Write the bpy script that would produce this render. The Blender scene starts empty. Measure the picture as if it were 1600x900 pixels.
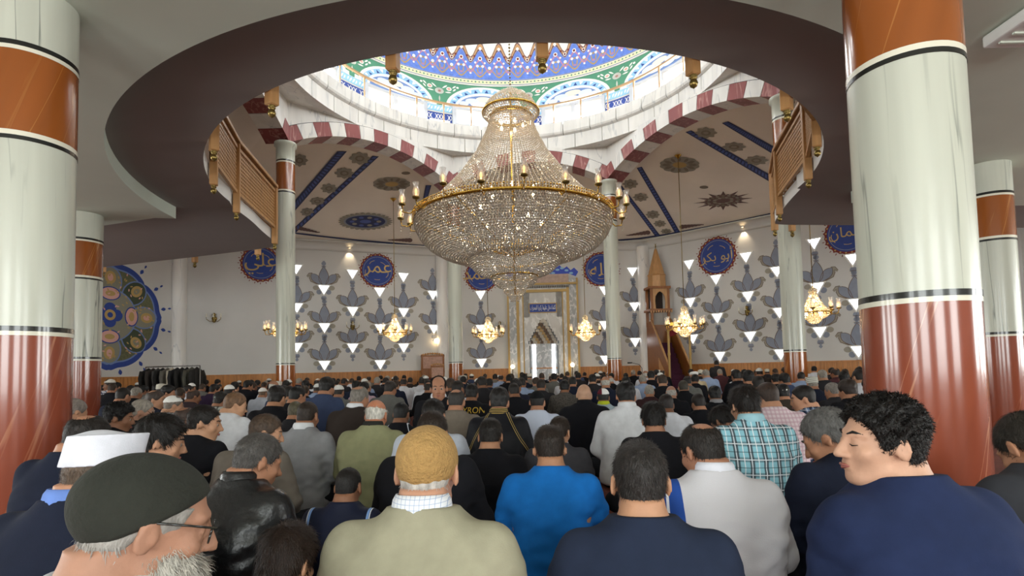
import bpy, bmesh, math, random
import numpy as np
from math import sin, cos, pi, radians, degrees, atan2, hypot, sqrt
from mathutils import Vector, Matrix, Euler
from mathutils.geometry import tessellate_polygon
random.seed(7); RNG = np.random.default_rng(7)
SC = bpy.context.scene; COL = SC.collection

# ------------------------------------------------------------------ camera
FPX, PX, PY, EYE = 850.0, 800.0, 533.0, 1.0
pitch = math.atan(45 / FPX); roll = math.atan(0.0228)
vF = Vector((0, cos(pitch), sin(pitch))); vR0 = Vector((1, 0, 0)); vU0 = vR0.cross(vF)
vR = vR0 * cos(roll) - vU0 * sin(roll); vU = vR0 * sin(roll) + vU0 * cos(roll)
cam_data = bpy.data.cameras.new('camera'); cam = bpy.data.objects.new('camera', cam_data); COL.objects.link(cam)
cam_data.sensor_fit = 'HORIZONTAL'; cam_data.sensor_width = 36.0
cam_data.lens = 36.0 * FPX / 1600.0; cam_data.shift_y = (PY - 450.0) / 1600.0
cam_data.clip_start = 0.05; cam_data.clip_end = 200
M3 = Matrix((vR, vU, -vF)).transposed()
cam.matrix_world = Matrix.Translation((0, 0, EYE)) @ M3.to_4x4()
SC.camera = cam
def ray(u, v): return vF + vR * ((u - PX) / FPX) - vU * ((v - PY) / FPX)
def at_height(u, v, z): d = ray(u, v); return Vector((0, 0, EYE)) + d * ((z - EYE) / d.z)
def at_depth(u, v, y): d = ray(u, v); return Vector((0, 0, EYE)) + d * (y / d.y)
def on_plane(u, v, p, n): d = ray(u, v); o = Vector((0, 0, EYE)); return o + d * ((p - o).dot(n) / d.dot(n))

# ------------------------------------------------------------------ world, exposure, large lights
SC.view_settings.view_transform = 'Standard'; SC.view_settings.look = 'None'
SC.view_settings.gamma = 1.0; SC.view_settings.use_curve_mapping = False
SC.view_settings.exposure = 0.25
world = bpy.data.worlds.new('world'); SC.world = world; world.use_nodes = True
bg = world.node_tree.nodes['Background']; bg.inputs[0].default_value = (0.93, 0.97, 1.0, 1); bg.inputs[1].default_value = 0.9

def area_light(name, loc, aim, sx, sy, power, color):
    l = bpy.data.lights.new(name, 'AREA'); l.shape = 'RECTANGLE'; l.size = sx; l.size_y = sy; l.energy = power; l.color = color
    o = bpy.data.objects.new(name, l); COL.objects.link(o); o.location = loc
    o.rotation_euler = (Vector(aim) - Vector(loc)).to_track_quat('-Z', 'Y').to_euler(); return o
def point_light(name, loc, power, color, r=0.05):
    l = bpy.data.lights.new(name, 'POINT'); l.energy = power; l.color = color; l.shadow_soft_size = r
    o = bpy.data.objects.new(name, l); COL.objects.link(o); o.location = loc; return o
DAY = (0.95, 0.98, 1.0); WARM = (1.0, 0.80, 0.54)
DOME = Vector((0.1, 13.4, 0))
# daylight entering by the twelve dome windows
for k in range(12):
    a = radians(-7.7 + 30 * k + 0.7)
    p = DOME + Vector((6.25 * sin(a), 6.25 * cos(a), 10.3))
    area_light('dome_window_daylight', p, DOME + Vector((0, 0, 9.1)), 1.7, 1.1, 82, DAY)
# fill daylight; unseen windows are added on the rear and side walls for it
REAR = []
for x in (-6.0, -2.0, 2.0, 6.0):
    REAR.append(x); area_light('rear_window_fill', (x, -4.7, 1.9), (x * 0.8, 4, 1.6), 2.2, 2.2, 100, (0.93, 1.0, 0.95))
SIDEW = (0.5, 4.0, 7.0)
for y in SIDEW:
    area_light('left_window_fill', (-15.9, y, 1.9), (-8, y, 2.2), 2.2, 2.2, 170, (0.95, 1.0, 0.96)); area_light('right_window_fill', (16.0, y - 1.0, 1.9), (8, y, 2.2), 2.2, 2.2, 170, (0.95, 1.0, 0.96))

# ------------------------------------------------------------------ helpers
def lin(h):
    if isinstance(h, str):
        h = h.lstrip('#'); c = [int(h[i:i + 2], 16) / 255 for i in (0, 2, 4)]
        return tuple(x / 12.92 if x <= 0.04045 else ((x + 0.055) / 1.055) ** 2.4 for x in c)
    return tuple(h[:3])
MATS = {}
def nd(nt, t, **kw):
    n = nt.nodes.new(t)
    for k, v in kw.items(): setattr(n, k, v)
    return n
def mat(name, color=(.8, .8, .8), rough=0.6, metal=0.0, var=0.0, vscale=6.0, bump=0.0, bscale=60.0, emit=None, estr=0.0, coat=0.0, spec=0.5, sheen=0.0, stretch=(1, 1, 1)):
    if name in MATS: return MATS[name]
    m = bpy.data.materials.new(name); m.use_nodes = True; nt = m.node_tree; b = nt.nodes['Principled BSDF']
    c = lin(color); b.inputs['Base Color'].default_value = (*c, 1); b.inputs['Roughness'].default_value = rough
    b.inputs['Metallic'].default_value = metal; b.inputs['Specular IOR Level'].default_value = spec
    if coat: b.inputs['Coat Weight'].default_value = coat; b.inputs['Coat Roughness'].default_value = 0.06
    if sheen: b.inputs['Sheen Weight'].default_value = sheen
    if emit is not None:
        b.inputs['Emission Color'].default_value = (*lin(emit), 1); b.inputs['Emission Strength'].default_value = estr
    if var or bump:
        tc = nd(nt, 'ShaderNodeTexCoord'); mp = nd(nt, 'ShaderNodeMapping'); mp.inputs['Scale'].default_value = stretch
        nt.links.new(tc.outputs['Object'], mp.inputs[0])
    if var:
        n = nd(nt, 'ShaderNodeTexNoise'); n.inputs['Scale'].default_value = vscale; n.inputs['Detail'].default_value = 4
        nt.links.new(mp.outputs[0], n.inputs['Vector'])
        r = nd(nt, 'ShaderNodeValToRGB'); r.color_ramp.elements[0].position = .3; r.color_ramp.elements[1].position = .72
        r.color_ramp.elements[0].color = (*[x * (1 - var) for x in c], 1); r.color_ramp.elements[1].color = (*[min(1, x * (1 + var)) for x in c], 1)
        nt.links.new(n.outputs['Fac'], r.inputs[0]); nt.links.new(r.outputs[0], b.inputs['Base Color'])
    if bump:
        n2 = nd(nt, 'ShaderNodeTexNoise'); n2.inputs['Scale'].default_value = bscale; n2.inputs['Detail'].default_value = 3
        nt.links.new(mp.outputs[0], n2.inputs['Vector'])
        bp = nd(nt, 'ShaderNodeBump'); bp.inputs['Strength'].default_value = bump; bp.inputs['Distance'].default_value = 0.01
        nt.links.new(n2.outputs['Fac'], bp.inputs['Height']); nt.links.new(bp.outputs[0], b.inputs['Normal'])
    MATS[name] = m; return m
def marble(name, base, vein, rough=0.22, sx=7.0, sz=0.55, width=.035, cyl=False, shear=0.0, coat=0.3, amount=1.0, gate=.5):
    """thin wandering veins; on columns they follow the shaft, sheared round it for the red stone"""
    if name in MATS: return MATS[name]
    m = bpy.data.materials.new(name); m.use_nodes = True; nt = m.node_tree; b = nt.nodes['Principled BSDF']; L = nt.links.new
    tc = nd(nt, 'ShaderNodeTexCoord'); vec = tc.outputs['Object']
    def mth(op, *a):
        n = nd(nt, 'ShaderNodeMath', operation=op)
        for i, v in enumerate(a):
            if isinstance(v, (int, float)): n.inputs[i].default_value = v
            else: L(v, n.inputs[i])
        return n.outputs[0]
    if cyl:
        sp = nd(nt, 'ShaderNodeSeparateXYZ'); L(vec, sp.inputs[0]); oi = nd(nt, 'ShaderNodeObjectInfo')
        ang = mth('ARCTAN2', sp.outputs[0], mth('MULTIPLY', sp.outputs[1], -1.0)); u = mth('ADD', mth('MULTIPLY', ang, .25), mth('MULTIPLY', sp.outputs[2], shear))
        cb = nd(nt, 'ShaderNodeCombineXYZ'); L(u, cb.inputs[0]); L(mth('MULTIPLY', oi.outputs['Random'], 7.0), cb.inputs[1]); L(sp.outputs[2], cb.inputs[2]); vec = cb.outputs[0]
    mp = nd(nt, 'ShaderNodeMapping'); mp.inputs['Scale'].default_value = (sx, 1.0 if cyl else sx, sz); L(vec, mp.inputs[0])
    if not cyl: mp.inputs['Rotation'].default_value = (shear, shear * .6, 0)
    n = nd(nt, 'ShaderNodeTexNoise'); n.inputs['Scale'].default_value = 1.0; n.inputs['Detail'].default_value = 3; n.inputs['Roughness'].default_value = .45; L(mp.outputs[0], n.inputs['Vector'])
    g = nd(nt, 'ShaderNodeTexNoise'); g.inputs['Scale'].default_value = 1.1; g.inputs['Detail'].default_value = 1; mp2 = nd(nt, 'ShaderNodeMapping'); mp2.inputs['Location'].default_value = (3.1, 5.2, 1.7); L(mp.outputs[0], mp2.inputs[0]); L(mp2.outputs[0], g.inputs['Vector'])
    r = nd(nt, 'ShaderNodeMapRange'); r.inputs[1].default_value = width; r.inputs[2].default_value = width * .15; r.inputs[3].default_value = 0; r.inputs[4].default_value = 1; L(mth('ABSOLUTE', mth('SUBTRACT', n.outputs['Fac'], .5)), r.inputs[0])
    r2 = nd(nt, 'ShaderNodeMapRange'); r2.inputs[1].default_value = gate - .06; r2.inputs[2].default_value = gate + .1; L(g.outputs['Fac'], r2.inputs[0])
    fac = mth('MULTIPLY', mth('MULTIPLY', r.outputs[0], r2.outputs[0]), amount)
    cl = nd(nt, 'ShaderNodeValToRGB'); bc = lin(base); cl.color_ramp.elements[0].position = .3; cl.color_ramp.elements[1].position = .7; cl.color_ramp.elements[0].color = (*[c * .88 for c in bc], 1); cl.color_ramp.elements[1].color = (*[min(1, c * 1.05) for c in bc], 1); L(n.outputs['Fac'], cl.inputs[0])
    mix = nd(nt, 'ShaderNodeMix', data_type='RGBA'); L(fac, mix.inputs[0]); L(cl.outputs[0], mix.inputs[6]); mix.inputs[7].default_value = (*lin(vein), 1); L(mix.outputs[2], b.inputs['Base Color'])
    b.inputs['Roughness'].default_value = rough; b.inputs['Coat Weight'].default_value = coat; b.inputs['Coat Roughness'].default_value = .1
    MATS[name] = m; return m

def tag(o, label=None, cat=None, group=None, kind=None):
    if label: o['label'] = label
    if cat: o['category'] = cat
    if group: o['group'] = group
    if kind: o['kind'] = kind
    return o
def link(name, data, parent=None, loc=None):
    o = bpy.data.objects.new(name, data); COL.objects.link(o)
    if parent is not None: o.parent = parent
    if loc is not None: o.location = loc
    return o
def empty(name, loc=(0, 0, 0), rz=0.0):
    o = link(name, None); o.location = loc; o.rotation_euler = (0, 0, rz); o.empty_display_size = .1; return o

class MB:
    """collects shapes into one mesh"""
    def __init__(s): s.v = []; s.f = []; s.m = []; s.sm = []
    def add(s, vs, fs, mi=0, smooth=False):
        o = len(s.v); s.v += [tuple(v) for v in vs]; s.f += [tuple(i + o for i in f) for f in fs]; s.m += [mi] * len(fs); s.sm += [smooth] * len(fs); return s
    def box(s, c, d, rz=0.0, mi=0, R=None):
        c = Vector(c); d = Vector(d) / 2; M = R if R is not None else Matrix.Rotation(rz, 3, 'Z')
        vs = [c + M @ Vector((sx * d.x, sy * d.y, sz * d.z)) for sx in (-1, 1) for sy in (-1, 1) for sz in (-1, 1)]
        return s.add(vs, [(0, 1, 3, 2), (4, 6, 7, 5), (0, 4, 5, 1), (2, 3, 7, 6), (0, 2, 6, 4), (1, 5, 7, 3)], mi)
    def lathe(s, prof, n=24, c=(0, 0, 0), mi=0, smooth=True, a0=0.0, a1=2 * pi, M=None):
        full = abs(a1 - a0 - 2 * pi) < 1e-6; k = n if full else n + 1; vs = []
        for r, z in prof:
            for i in range(k):
                a = a0 + (a1 - a0) * i / n; p = Vector((r * cos(a), r * sin(a), z))
                if M is not None: p = M @ p
                vs.append((p.x + c[0], p.y + c[1], p.z + c[2]))
        fs = []
        for j in range(len(prof) - 1):
            for i in range(n):
                i2 = (i + 1) % k; fs.append((j * k + i, j * k + i2, (j + 1) * k + i2, (j + 1) * k + i))
        return s.add(vs, fs, mi, smooth)
    def tube(s, pts, r, n=8, mi=0, smooth=True, cap=True):
        pts = [Vector(p) for p in pts]; rs = r if hasattr(r, '__len__') else [r] * len(pts); vs = []; fs = []
        t0 = (pts[1] - pts[0]).normalized(); ref = Vector((0, 0, 1)) if abs(t0.z) < .9 else Vector((1, 0, 0))
        for i, p in enumerate(pts):
            t = (pts[min(i + 1, len(pts) - 1)] - pts[max(i - 1, 0)]).normalized(); a = t.cross(ref)
            a = a.normalized() if a.length > 1e-6 else Vector((1, 0, 0)); b = t.cross(a)
            for k in range(n): an = 2 * pi * k / n; vs.append(p + (a * cos(an) + b * sin(an)) * rs[i])
        for i in range(len(pts) - 1):
            for k in range(n): k2 = (k + 1) % n; fs.append((i * n + k, i * n + k2, (i + 1) * n + k2, (i + 1) * n + k))
        if cap: fs += [tuple(range(n))[::-1], tuple((len(pts) - 1) * n + k for k in range(n))]
        return s.add(vs, fs, mi, smooth)
    def poly(s, pts2, F, mi=0, lift=0.0):
        """flat polygon: pts2 (x,y) mapped by F(x,y,lift)"""
        tris = tessellate_polygon([[Vector((p[0], p[1], 0)) for p in pts2]])
        vs = [F(p[0], p[1], lift) for p in pts2]; fs = []
        for t in tris:
            a, b, c = [Vector(pts2[i]) for i in t]
            ar = (b.x - a.x) * (c.y - a.y) - (b.y - a.y) * (c.x - a.x)
            if abs(ar) < 1e-12: continue
            fs.append(t if ar > 0 else (t[0], t[2], t[1]))
        return s.add(vs, fs, mi)
    def strip(s, inner, outer, F, mi=0, lift=0.0, closed=False):
        n = len(inner); vs = [F(p[0], p[1], lift) for p in inner] + [F(p[0], p[1], lift) for p in outer]
        return s.add(vs, [(i, (i + 1) % n, n + (i + 1) % n, n + i) for i in range(n if closed else n - 1)], mi)
    def prism(s, pts2, F, depth, mi=0, smooth_side=False):
        """solid plate: front at lift depth, sides down to lift 0"""
        s.poly(pts2, F, mi, depth); n = len(pts2)
        vs = [F(p[0], p[1], 0) for p in pts2] + [F(p[0], p[1], depth) for p in pts2]
        return s.add(vs, [(i, (i + 1) % n, n + (i + 1) % n, n + i) for i in range(n)], mi, smooth_side)
    def mesh(s, name, mats):
        me = bpy.data.meshes.new(name); me.from_pydata(s.v, [], s.f)
        for m in (mats if isinstance(mats, (list, tuple)) else [mats]): me.materials.append(m)
        me.polygons.foreach_set('material_index', s.m); me.polygons.foreach_set('use_smooth', s.sm); me.update(); return me
    def build(s, name, mats, parent=None, loc=None): return link(name, s.mesh(name, mats), parent, loc)
def bevel(o, w=.01, seg=2):
    m = o.modifiers.new('bevel', 'BEVEL'); m.width = w; m.segments = seg; m.limit_method = 'ANGLE'; return o
def ell(cx, cy, rx, ry, n=24, rot=0.0, a0=0.0, a1=2 * pi):
    k = n if abs(a1 - a0 - 2 * pi) < 1e-6 else n + 1; out = []
    for i in range(k):
        a = a0 + (a1 - a0) * i / n; x, y = rx * cos(a), ry * sin(a)
        out.append((cx + x * cos(rot) - y * sin(rot), cy + x * sin(rot) + y * cos(rot)))
    return out
def petal(x0, y0, x1, y1, w, n=7, bias=.55):
    """leaf shaped outline from one tip to the other, widest at bias"""
    dx, dy = x1 - x0, y1 - y0; L = hypot(dx, dy); ux, uy = dx / L, dy / L; a = []; b = []
    for i in range(n + 1):
        t = i / n; ww = w * sin(pi * t ** (math.log(.5) / math.log(bias))) ** .8
        a.append((x0 + dx * t - uy * ww, y0 + dy * t + ux * ww)); b.append((x0 + dx * t + uy * ww, y0 + dy * t - ux * ww))
    return b + a[-2:0:-1]

# ------------------------------------------------------------------ materials
M_CARPET = mat('carpet_rust', '#6e3526', .95, var=.25, vscale=3, bump=.5, bscale=220)
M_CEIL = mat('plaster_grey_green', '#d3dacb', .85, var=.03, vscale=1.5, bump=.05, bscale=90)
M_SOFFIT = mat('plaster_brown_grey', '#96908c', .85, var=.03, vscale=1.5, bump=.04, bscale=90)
M_WHITE = mat('white_paint', '#e4e2dd', .6, var=.02, vscale=3)
M_WALL = mat('wall_cream', '#cdccc8', .8, var=.035, vscale=.8)
M_CEIL2 = mat('vault_cream', '#efe7dc', .8, var=.05, vscale=.7)
M_OAK = mat('wainscot_oak', '#bd8045', .45, var=.22, vscale=4, stretch=(4, 4, .35), bump=.03, bscale=30)
M_WOOD = mat('rail_wood', '#b98a57', .42, var=.16, vscale=5, stretch=(3, 3, .5))
M_DARKWOOD = mat('carved_wood', '#8a5526', .42, var=.2, vscale=6, stretch=(3, 3, .6))
M_BRASS = mat('brass', '#8f7a45', .32, metal=.85, var=.12, vscale=20)
M_GOLD = mat('gold', '#d8ae4e', .25, metal=.9)
M_COLWHITE = marble('column_marble', '#c9cbbc', '#565d58', .3, 9, .45, .02, True, .02, .15, .7, .56)
M_MARBLE = marble('white_marble', '#e9e7e2', '#8d939a', .35, 3.2, .5, .02, False, .35, .1, .42, .46)
M_RED = marble('red_marble', '#8e4630', '#cf9472', .2, 8.0, .3, .012, True, -.32, .5, .6, .52)
M_ORANGE = marble('orange_marble', '#96521f', '#c78a4a', .2, 8.0, .3, .014, True, -.32, .5, .65, .52)
M_VRED = marble('voussoir_red', '#8f4a48', '#c9938c', .4, 5, 1.0, .04, False, .7, 0, .6, .42)
M_BLACK = mat('black_band', '#1c1d1a', .25, coat=.4)
M_CREAM = mat('cream_band', '#e6e2cf', .3, coat=.3)
M_BLUE = mat('paint_blue', '#24418f', .6, var=.06, vscale=9)
M_NAVY = mat('paint_navy', '#26305f', .6, var=.1, vscale=9)
M_SLATE = mat('paint_slate', '#8a919f', .75, var=.06, vscale=5)
M_TAUPE = mat('paint_taupe', '#9f9a8c', .75, var=.06, vscale=5)
M_LINE = mat('paint_brown_line', '#6e5a4c', .75)
M_DARKRED = mat('paint_dark_red', '#7b2c26', .7)
M_LTBLUE = mat('paint_light_blue', '#8fbfe0', .6)
M_GREEN = mat('paint_green', '#4d8f72', .6)
M_OLIVE = mat('paint_olive', '#66684a', .7, var=.2, vscale=14)
M_PINK = mat('paint_pink', '#d9a79c', .7)
M_OCHRE = mat('paint_ochre', '#b99a5c', .6)
M_PWHITE = mat('paint_white', '#f0efe9', .6)
M_GREYM = marble('grey_marble', '#a3a6a6', '#e0e0de', .3, 5, 2.5, .06, False, .5, .2, .8, .4)
M_PANE = mat('daylit_pane', '#ffffff', .4, emit='#f4f8ff', estr=4.6)
M_DOMEPANE = mat('dome_daylit_pane', '#ffffff', .4, emit='#f6faff', estr=2.6)
M_BULB = mat('bulb_glow', '#fff2d8', .4, emit='#ffdca6', estr=8.0)
# ================================================================== STRUCTURE
def struct(name, mb, mats, parent=None, loc=None):
    o = mb.build(name, mats, parent, loc)
    if parent is None: o['kind'] = 'structure'
    return o
ZLOW, ZSOF, RLOW, RIN = 3.42, 3.60, 5.13, 4.25
BC = Vector((0.07, 8.45, 0))            # centre of the round opening in the balcony
m = MB(); m.add([(-22, -5, 0), (17, -5, 0), (17, 27, 0), (-22, 27, 0)], [(0, 1, 2, 3)]); struct('floor', m, M_CARPET)

WALL = {}
class Wall:
    def __init__(s, name, A, B, h, wains=True):
        s.A = Vector((A[0], A[1], 0)); s.B = Vector((B[0], B[1], 0)); s.L = (s.B - s.A).length; s.d = (s.B - s.A).normalized()
        s.n = Vector((s.d.y, -s.d.x, 0)); m = MB(); t = -.25
        q = [s.A, s.B, s.B + s.n * t, s.A + s.n * t]
        vs = [p for p in q] + [p + Vector((0, 0, h)) for p in q]
        m.add(vs, [(0, 1, 5, 4), (1, 2, 6, 5), (2, 3, 7, 6), (3, 0, 4, 7), (4, 5, 6, 7)])
        s.o = struct(name, m, M_WALL); WALL[name] = s
        if wains:
            m = MB(); k = int(s.L / .13)
            for i in range(k):
                a = s.L * i / k; b = s.L * (i + 1) / k - .012
                m.box(s.A + s.d * ((a + b) / 2) + s.n * .012 + Vector((0, 0, .51)), (b - a, .024, 1.02), atan2(s.d.y, s.d.x))
            m.box(s.A + s.d * (s.L / 2) + s.n * .004 + Vector((0, 0, .51)), (s.L, .008, 1.02), atan2(s.d.y, s.d.x))
            tag(m.build('wainscot_planks', M_OAK, s.o), kind='stuff')
            m = MB(); m.box(s.A + s.d * (s.L / 2) + s.n * .025 + Vector((0, 0, 1.045)), (s.L, .05, .05), atan2(s.d.y, s.d.x)); m.build('wainscot_rail', M_OAK, s.o)
    def F(s, x, z, lift=0): return s.A + s.d * x + s.n * (lift + .004) + Vector((0, 0, z))
    def uv(s, u, v): p = on_plane(u, v, s.A, s.n); return ((p - s.A).dot(s.d), p.z)
W0, W1, W2, W3, W4, W5 = (-16.3, 10.0), (-12.8, 20.8), (-3.1, 24.3), (5.9, 23.9), (14.8, 15.6), (16.4, 7.0)
ZW = 6.3
Wall('wall_left', (-16.3, -5), W0, 8.2); Wall('wall_left_rear', W0, W1, ZW); Wall('wall_rear_left', W1, W2, ZW); Wall('wall_rear', W2, W3, ZW)
Wall('wall_rear_right', W3, W4, ZW); Wall('wall_right_rear', W4, W5, 8.2); Wall('wall_right', W5, (16.4, -5), 8.2)
wn = Wall('wall_near', (16.4, -5), (-16.3, -5), 8.2)
for x in REAR:
    sx = 16.4 - x
    m = MB(); 
    for (c, d) in (((0, 1.2), (2.5, .12)), ((0, -1.2), (2.5, .12)), ((-1.2, 0), (.12, 2.4)), ((1.2, 0), (.12, 2.4)), ((0, 0), (.07, 2.4)), ((0, .3), (2.4, .06))):
        m.box(wn.F(sx + c[0], 1.9 + c[1], .05), (d[0], .1, d[1]))
    f = m.build('added_window_frame', M_WHITE, wn.o)
    m = MB(); m.poly([(sx - 1.15, .75), (sx + 1.15, .75), (sx + 1.15, 3.05), (sx - 1.15, 3.05)], wn.F, 0, .03); m.build('added_window_pane', M_PANE, f)  # unseen window, added behind the camera to go with the fill light

for wn_, sgn in (('wall_left', 1), ('wall_right', -1)):
    wv = WALL[wn_]
    for y in SIDEW:
        sx = (y + 5) if sgn > 0 else (7.0 - (y - 1.0)); m = MB()
        for (c, d) in (((0, 1.2), (2.5, .12)), ((0, -1.2), (2.5, .12)), ((-1.2, 0), (.12, 2.4)), ((1.2, 0), (.12, 2.4)), ((0, 0), (.07, 2.4))): m.box(wv.F(sx + c[0], 1.9 + c[1], .05), (d[0], .1, d[1]), pi / 2)
        f = m.build('added_window_frame', M_WHITE, wv.o)
        m = MB(); m.poly([(sx - 1.15, .75), (sx + 1.15, .75), (sx + 1.15, 3.05), (sx - 1.15, 3.05)], wv.F, 0, .03); m.build('added_window_pane', M_PANE, f)  # unseen side window, added to brighten the near ceiling
# ---------------------------------------------------------------- columns
cA, cB, cC, cE = (-6.25, 15.0), (-2.0, 19.2), (3.5, 18.7), (6.75, 13.0)
cL1, cR1, cL2, cR2 = (-3.05, 3.38), (2.04, 2.72), (-6.28, 7.9), (6.02, 6.75)
CR = .25
def column(x, y, top, label, high):
    e = empty('marble_column', (x, y, 0)); tag(e, label, 'column', 'marble columns of the prayer hall')
    def seg(n, z0, z1, mt, r=CR):
        m = MB(); m.lathe([(r, z0), (r, z1)], 48); return m.build(n, mt, e)
    m = MB(); m.lathe([(CR + .06, 0), (CR + .06, .07), (CR + .02, .11), (CR, .14)], 48); m.build('plinth', M_RED, e)
    seg('red_marble_band', .1, 1.27, M_RED if not high else M_ORANGE)
    seg('cream_ring', 1.27, 1.295, M_CREAM, CR + .002); seg('black_ring', 1.295, 1.325, M_BLACK, CR + .003)
    if not high:
        seg('white_marble_shaft', 1.325, 2.44, M_COLWHITE)
        seg('black_ring', 2.44, 2.465, M_BLACK, CR + .003); seg('cream_ring', 2.465, 2.495, M_CREAM, CR + .002)
        seg('orange_marble_band', 2.495, 2.99, M_ORANGE)
        seg('cream_ring', 2.99, 3.015, M_CREAM, CR + .002); seg('black_ring', 3.015, 3.045, M_BLACK, CR + .003)
        seg('white_marble_cap', 3.045, top, M_COLWHITE)
    else:
        seg('white_marble_shaft', 1.325, 6.05, M_COLWHITE)
        seg('black_ring', 6.05, 6.09, M_BLACK, CR + .003); seg('cream_ring', 6.09, 6.13, M_CREAM, CR + .002)
        seg('orange_marble_band', 6.13, 6.9, M_ORANGE)
        seg('cream_ring', 6.9, 6.94, M_CREAM, CR + .002); seg('black_ring', 6.94, 6.98, M_BLACK, CR + .003)
        m = MB(); m.lathe([(CR, 6.98), (CR, top - .12), (CR + .05, top - .09), (CR + .05, top)], 48); m.build('white_marble_cap', M_COLWHITE, e)
    return e
column(*cL1, ZLOW, 'large near marble column cut by the left picture edge', False)
column(*cR1, ZLOW, 'large near marble column beside the man with curly hair', False)
column(*cL2, ZLOW, 'marble column at left before the blue round wall painting', False)
column(*cR2, ZLOW, 'marble column at the right picture edge behind the large one', False)
ZSPR = 7.5
column(*cA, ZSPR, 'slender tall column behind the left end of the balcony railing', True)
column(*cB, ZSPR, 'slender tall column left of the mihrab beside the wooden preaching chair', True)
column(*cC, ZSPR, 'slender tall column between the mihrab and the minbar', True)
column(*cE, ZSPR, 'slender tall column under the right end of the balcony', True)

# ---------------------------------------------------------------- balcony, lower ceiling
def arcpts(R, a0, a1, n): return [(BC.x + R * sin(radians(a0 + (a1 - a0) * i / n)), BC.y + R * cos(radians(a0 + (a1 - a0) * i / n))) for i in range(n + 1)]
def spl(pts, n=6):
    out = []; P = [Vector((*p, 0)) for p in pts]; P = [P[0] * 2 - P[1]] + P + [P[-1] * 2 - P[-2]]
    for i in range(1, len(P) - 2):
        for k in range(n):
            t = k / n; a, b, c, d = P[i - 1:i + 3]
            q = .5 * ((2 * b) + (c - a) * t + (2 * a - 5 * b + 4 * c - d) * t * t + (3 * b - a - 3 * c + d) * t ** 3); out.append((q.x, q.y))
    out.append((P[-2].x, P[-2].y)); return out
left_edge = [(-13.9, 14.0), (-9.55, 12.55), (-6.9, 11.69), (-5.25, 11.1)] + spl([(-4.95, 10.98), (-4.66, 10.75), (-4.56, 10.35), (-4.46, 9.7), (-4.33, 9.0), (-4.24, 8.2)], 5)
right_edge = spl([(4.36, 8.0), (4.52, 8.7), (4.72, 9.4), (4.85, 9.8), (5.0, 10.02), (5.35, 10.1)], 5) + [(6.69, 10.24), (10, 10.7), (15.6, 11.4)]
inner = left_edge + arcpts(RIN, -95, -265, 110)[1:-1] + right_edge     # left to right along the hall side
outer_loop = [(16.4, 11.4), (16.4, -5), (-16.3, -5), (-16.3, 10.0), (-14.2, 14.0)]
poly2 = inner + outer_loop
m = MB(); Fz = lambda z: (lambda x, y, l: Vector((x, y, z)))
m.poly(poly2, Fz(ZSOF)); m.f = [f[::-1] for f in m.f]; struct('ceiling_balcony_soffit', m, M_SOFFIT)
m = MB(); n = len(inner); pin = [(p[0], p[1]) for p in inner]
vs = [(x, y, ZSOF) for x, y in pin] + [(x, y, ZSOF + .20) for x, y in pin] + [(x, y, ZSOF + .20) for x, y in pin]
m.add(vs[:2 * n], [(i, i + 1, n + i + 1, n + i) for i in range(n - 1)], 0, True)
struct('trim_balcony_fascia', m, M_WHITE)
m = MB(); m.poly(poly2, Fz(ZSOF + .20)); struct('floor_balcony', m, M_CARPET)
# lower ceiling with the wide round edge
low_arc = arcpts(5.16, -93, -267, 110)
lowpoly = [(-13.0, 8.6), (-6.5, 8.5)] + [(low_arc[0][0] - .28, 8.12)] + low_arc + [(low_arc[-1][0] + .28, 8.12), (6.6, 8.5), (16.4, 8.6), (16.4, -5), (-16.3, -5), (-16.3, 8.6)]
m = MB(); m.poly(lowpoly, Fz(ZLOW)); m.f = [f[::-1] for f in m.f]
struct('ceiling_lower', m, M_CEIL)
edge = lowpoly[:len(low_arc) + 5]
m = MB(); n = len(edge); m.add([(x, y, ZLOW) for x, y in edge] + [(x, y, ZSOF + .01) for x, y in edge], [(i, i + 1, n + i + 1, n + i) for i in range(n - 1)], 0, False)
struct('trim_ceiling_step', m, M_CEIL)
# pale boxed ceiling fixture at upper right
e = empty('ceiling_air_unit', at_height(1612, 25, ZLOW - .02)); tag(e, 'pale boxed air outlet on the ceiling at the upper right corner', 'air vent')
bevel((lambda mb: mb.build('housing', M_WHITE, e))(MB().box((0.12, -.05, -.035), (.5, .62, .09))), .015)
for k in range(5): MB().box((0.12, -.27 + k * .11, -.085), (.4, .02, .015)).build('slat', M_CEIL, e)

# ---------------------------------------------------------------- balcony railing
inv = [Vector((x, y, 0)) for x, y in inner]; cum = [0.0]
for a, b in zip(inv, inv[1:]): cum.append(cum[-1] + (b - a).length)
def along(s):
    s = max(0, min(cum[-1] - 1e-4, s)); i = max(k for k in range(len(cum)) if cum[k] <= s); i = min(i, len(inv) - 2)
    t = (s - cum[i]) / (cum[i + 1] - cum[i]); p = inv[i].lerp(inv[i + 1], t); d = (inv[i + 1] - inv[i]).normalized()
    return p, d, Vector((-d.y, d.x, 0))     # normal points into the opening
def s_near(x, y): return min(range(len(inv)), key=lambda k: (inv[k] - Vector((x, y, 0))).length)
def s_of_az(a): p = BC + Vector((RIN * sin(radians(a)), RIN * cos(radians(a)), 0)); return cum[s_near(p.x, p.y)]
post_s = [cum[s_near(*p)] for p in ((-9.0, 12.35), (-7.76, 12.0), (-6.44, 11.55), (-5.13, 11.05), (-4.6, 10.2))]
post_s += [s_of_az(a) for a in (-94, -110, -128, -147, -165.5, 177, 159, 140.5, 122.5, 105.5)]
post_s += [cum[s_near(*p)] for p in ((4.6, 9.0), (5.0, 10.02), (5.62, 10.13), (7.2, 10.3), (8.6, 10.5))]
rail = empty('balcony_railing', BC + Vector((0, -4.2, ZSOF))); tag(rail, 'wooden lattice railing with brass knobs around the balcony opening', 'railing')
RO = -rail.location; OUT = .065
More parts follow.
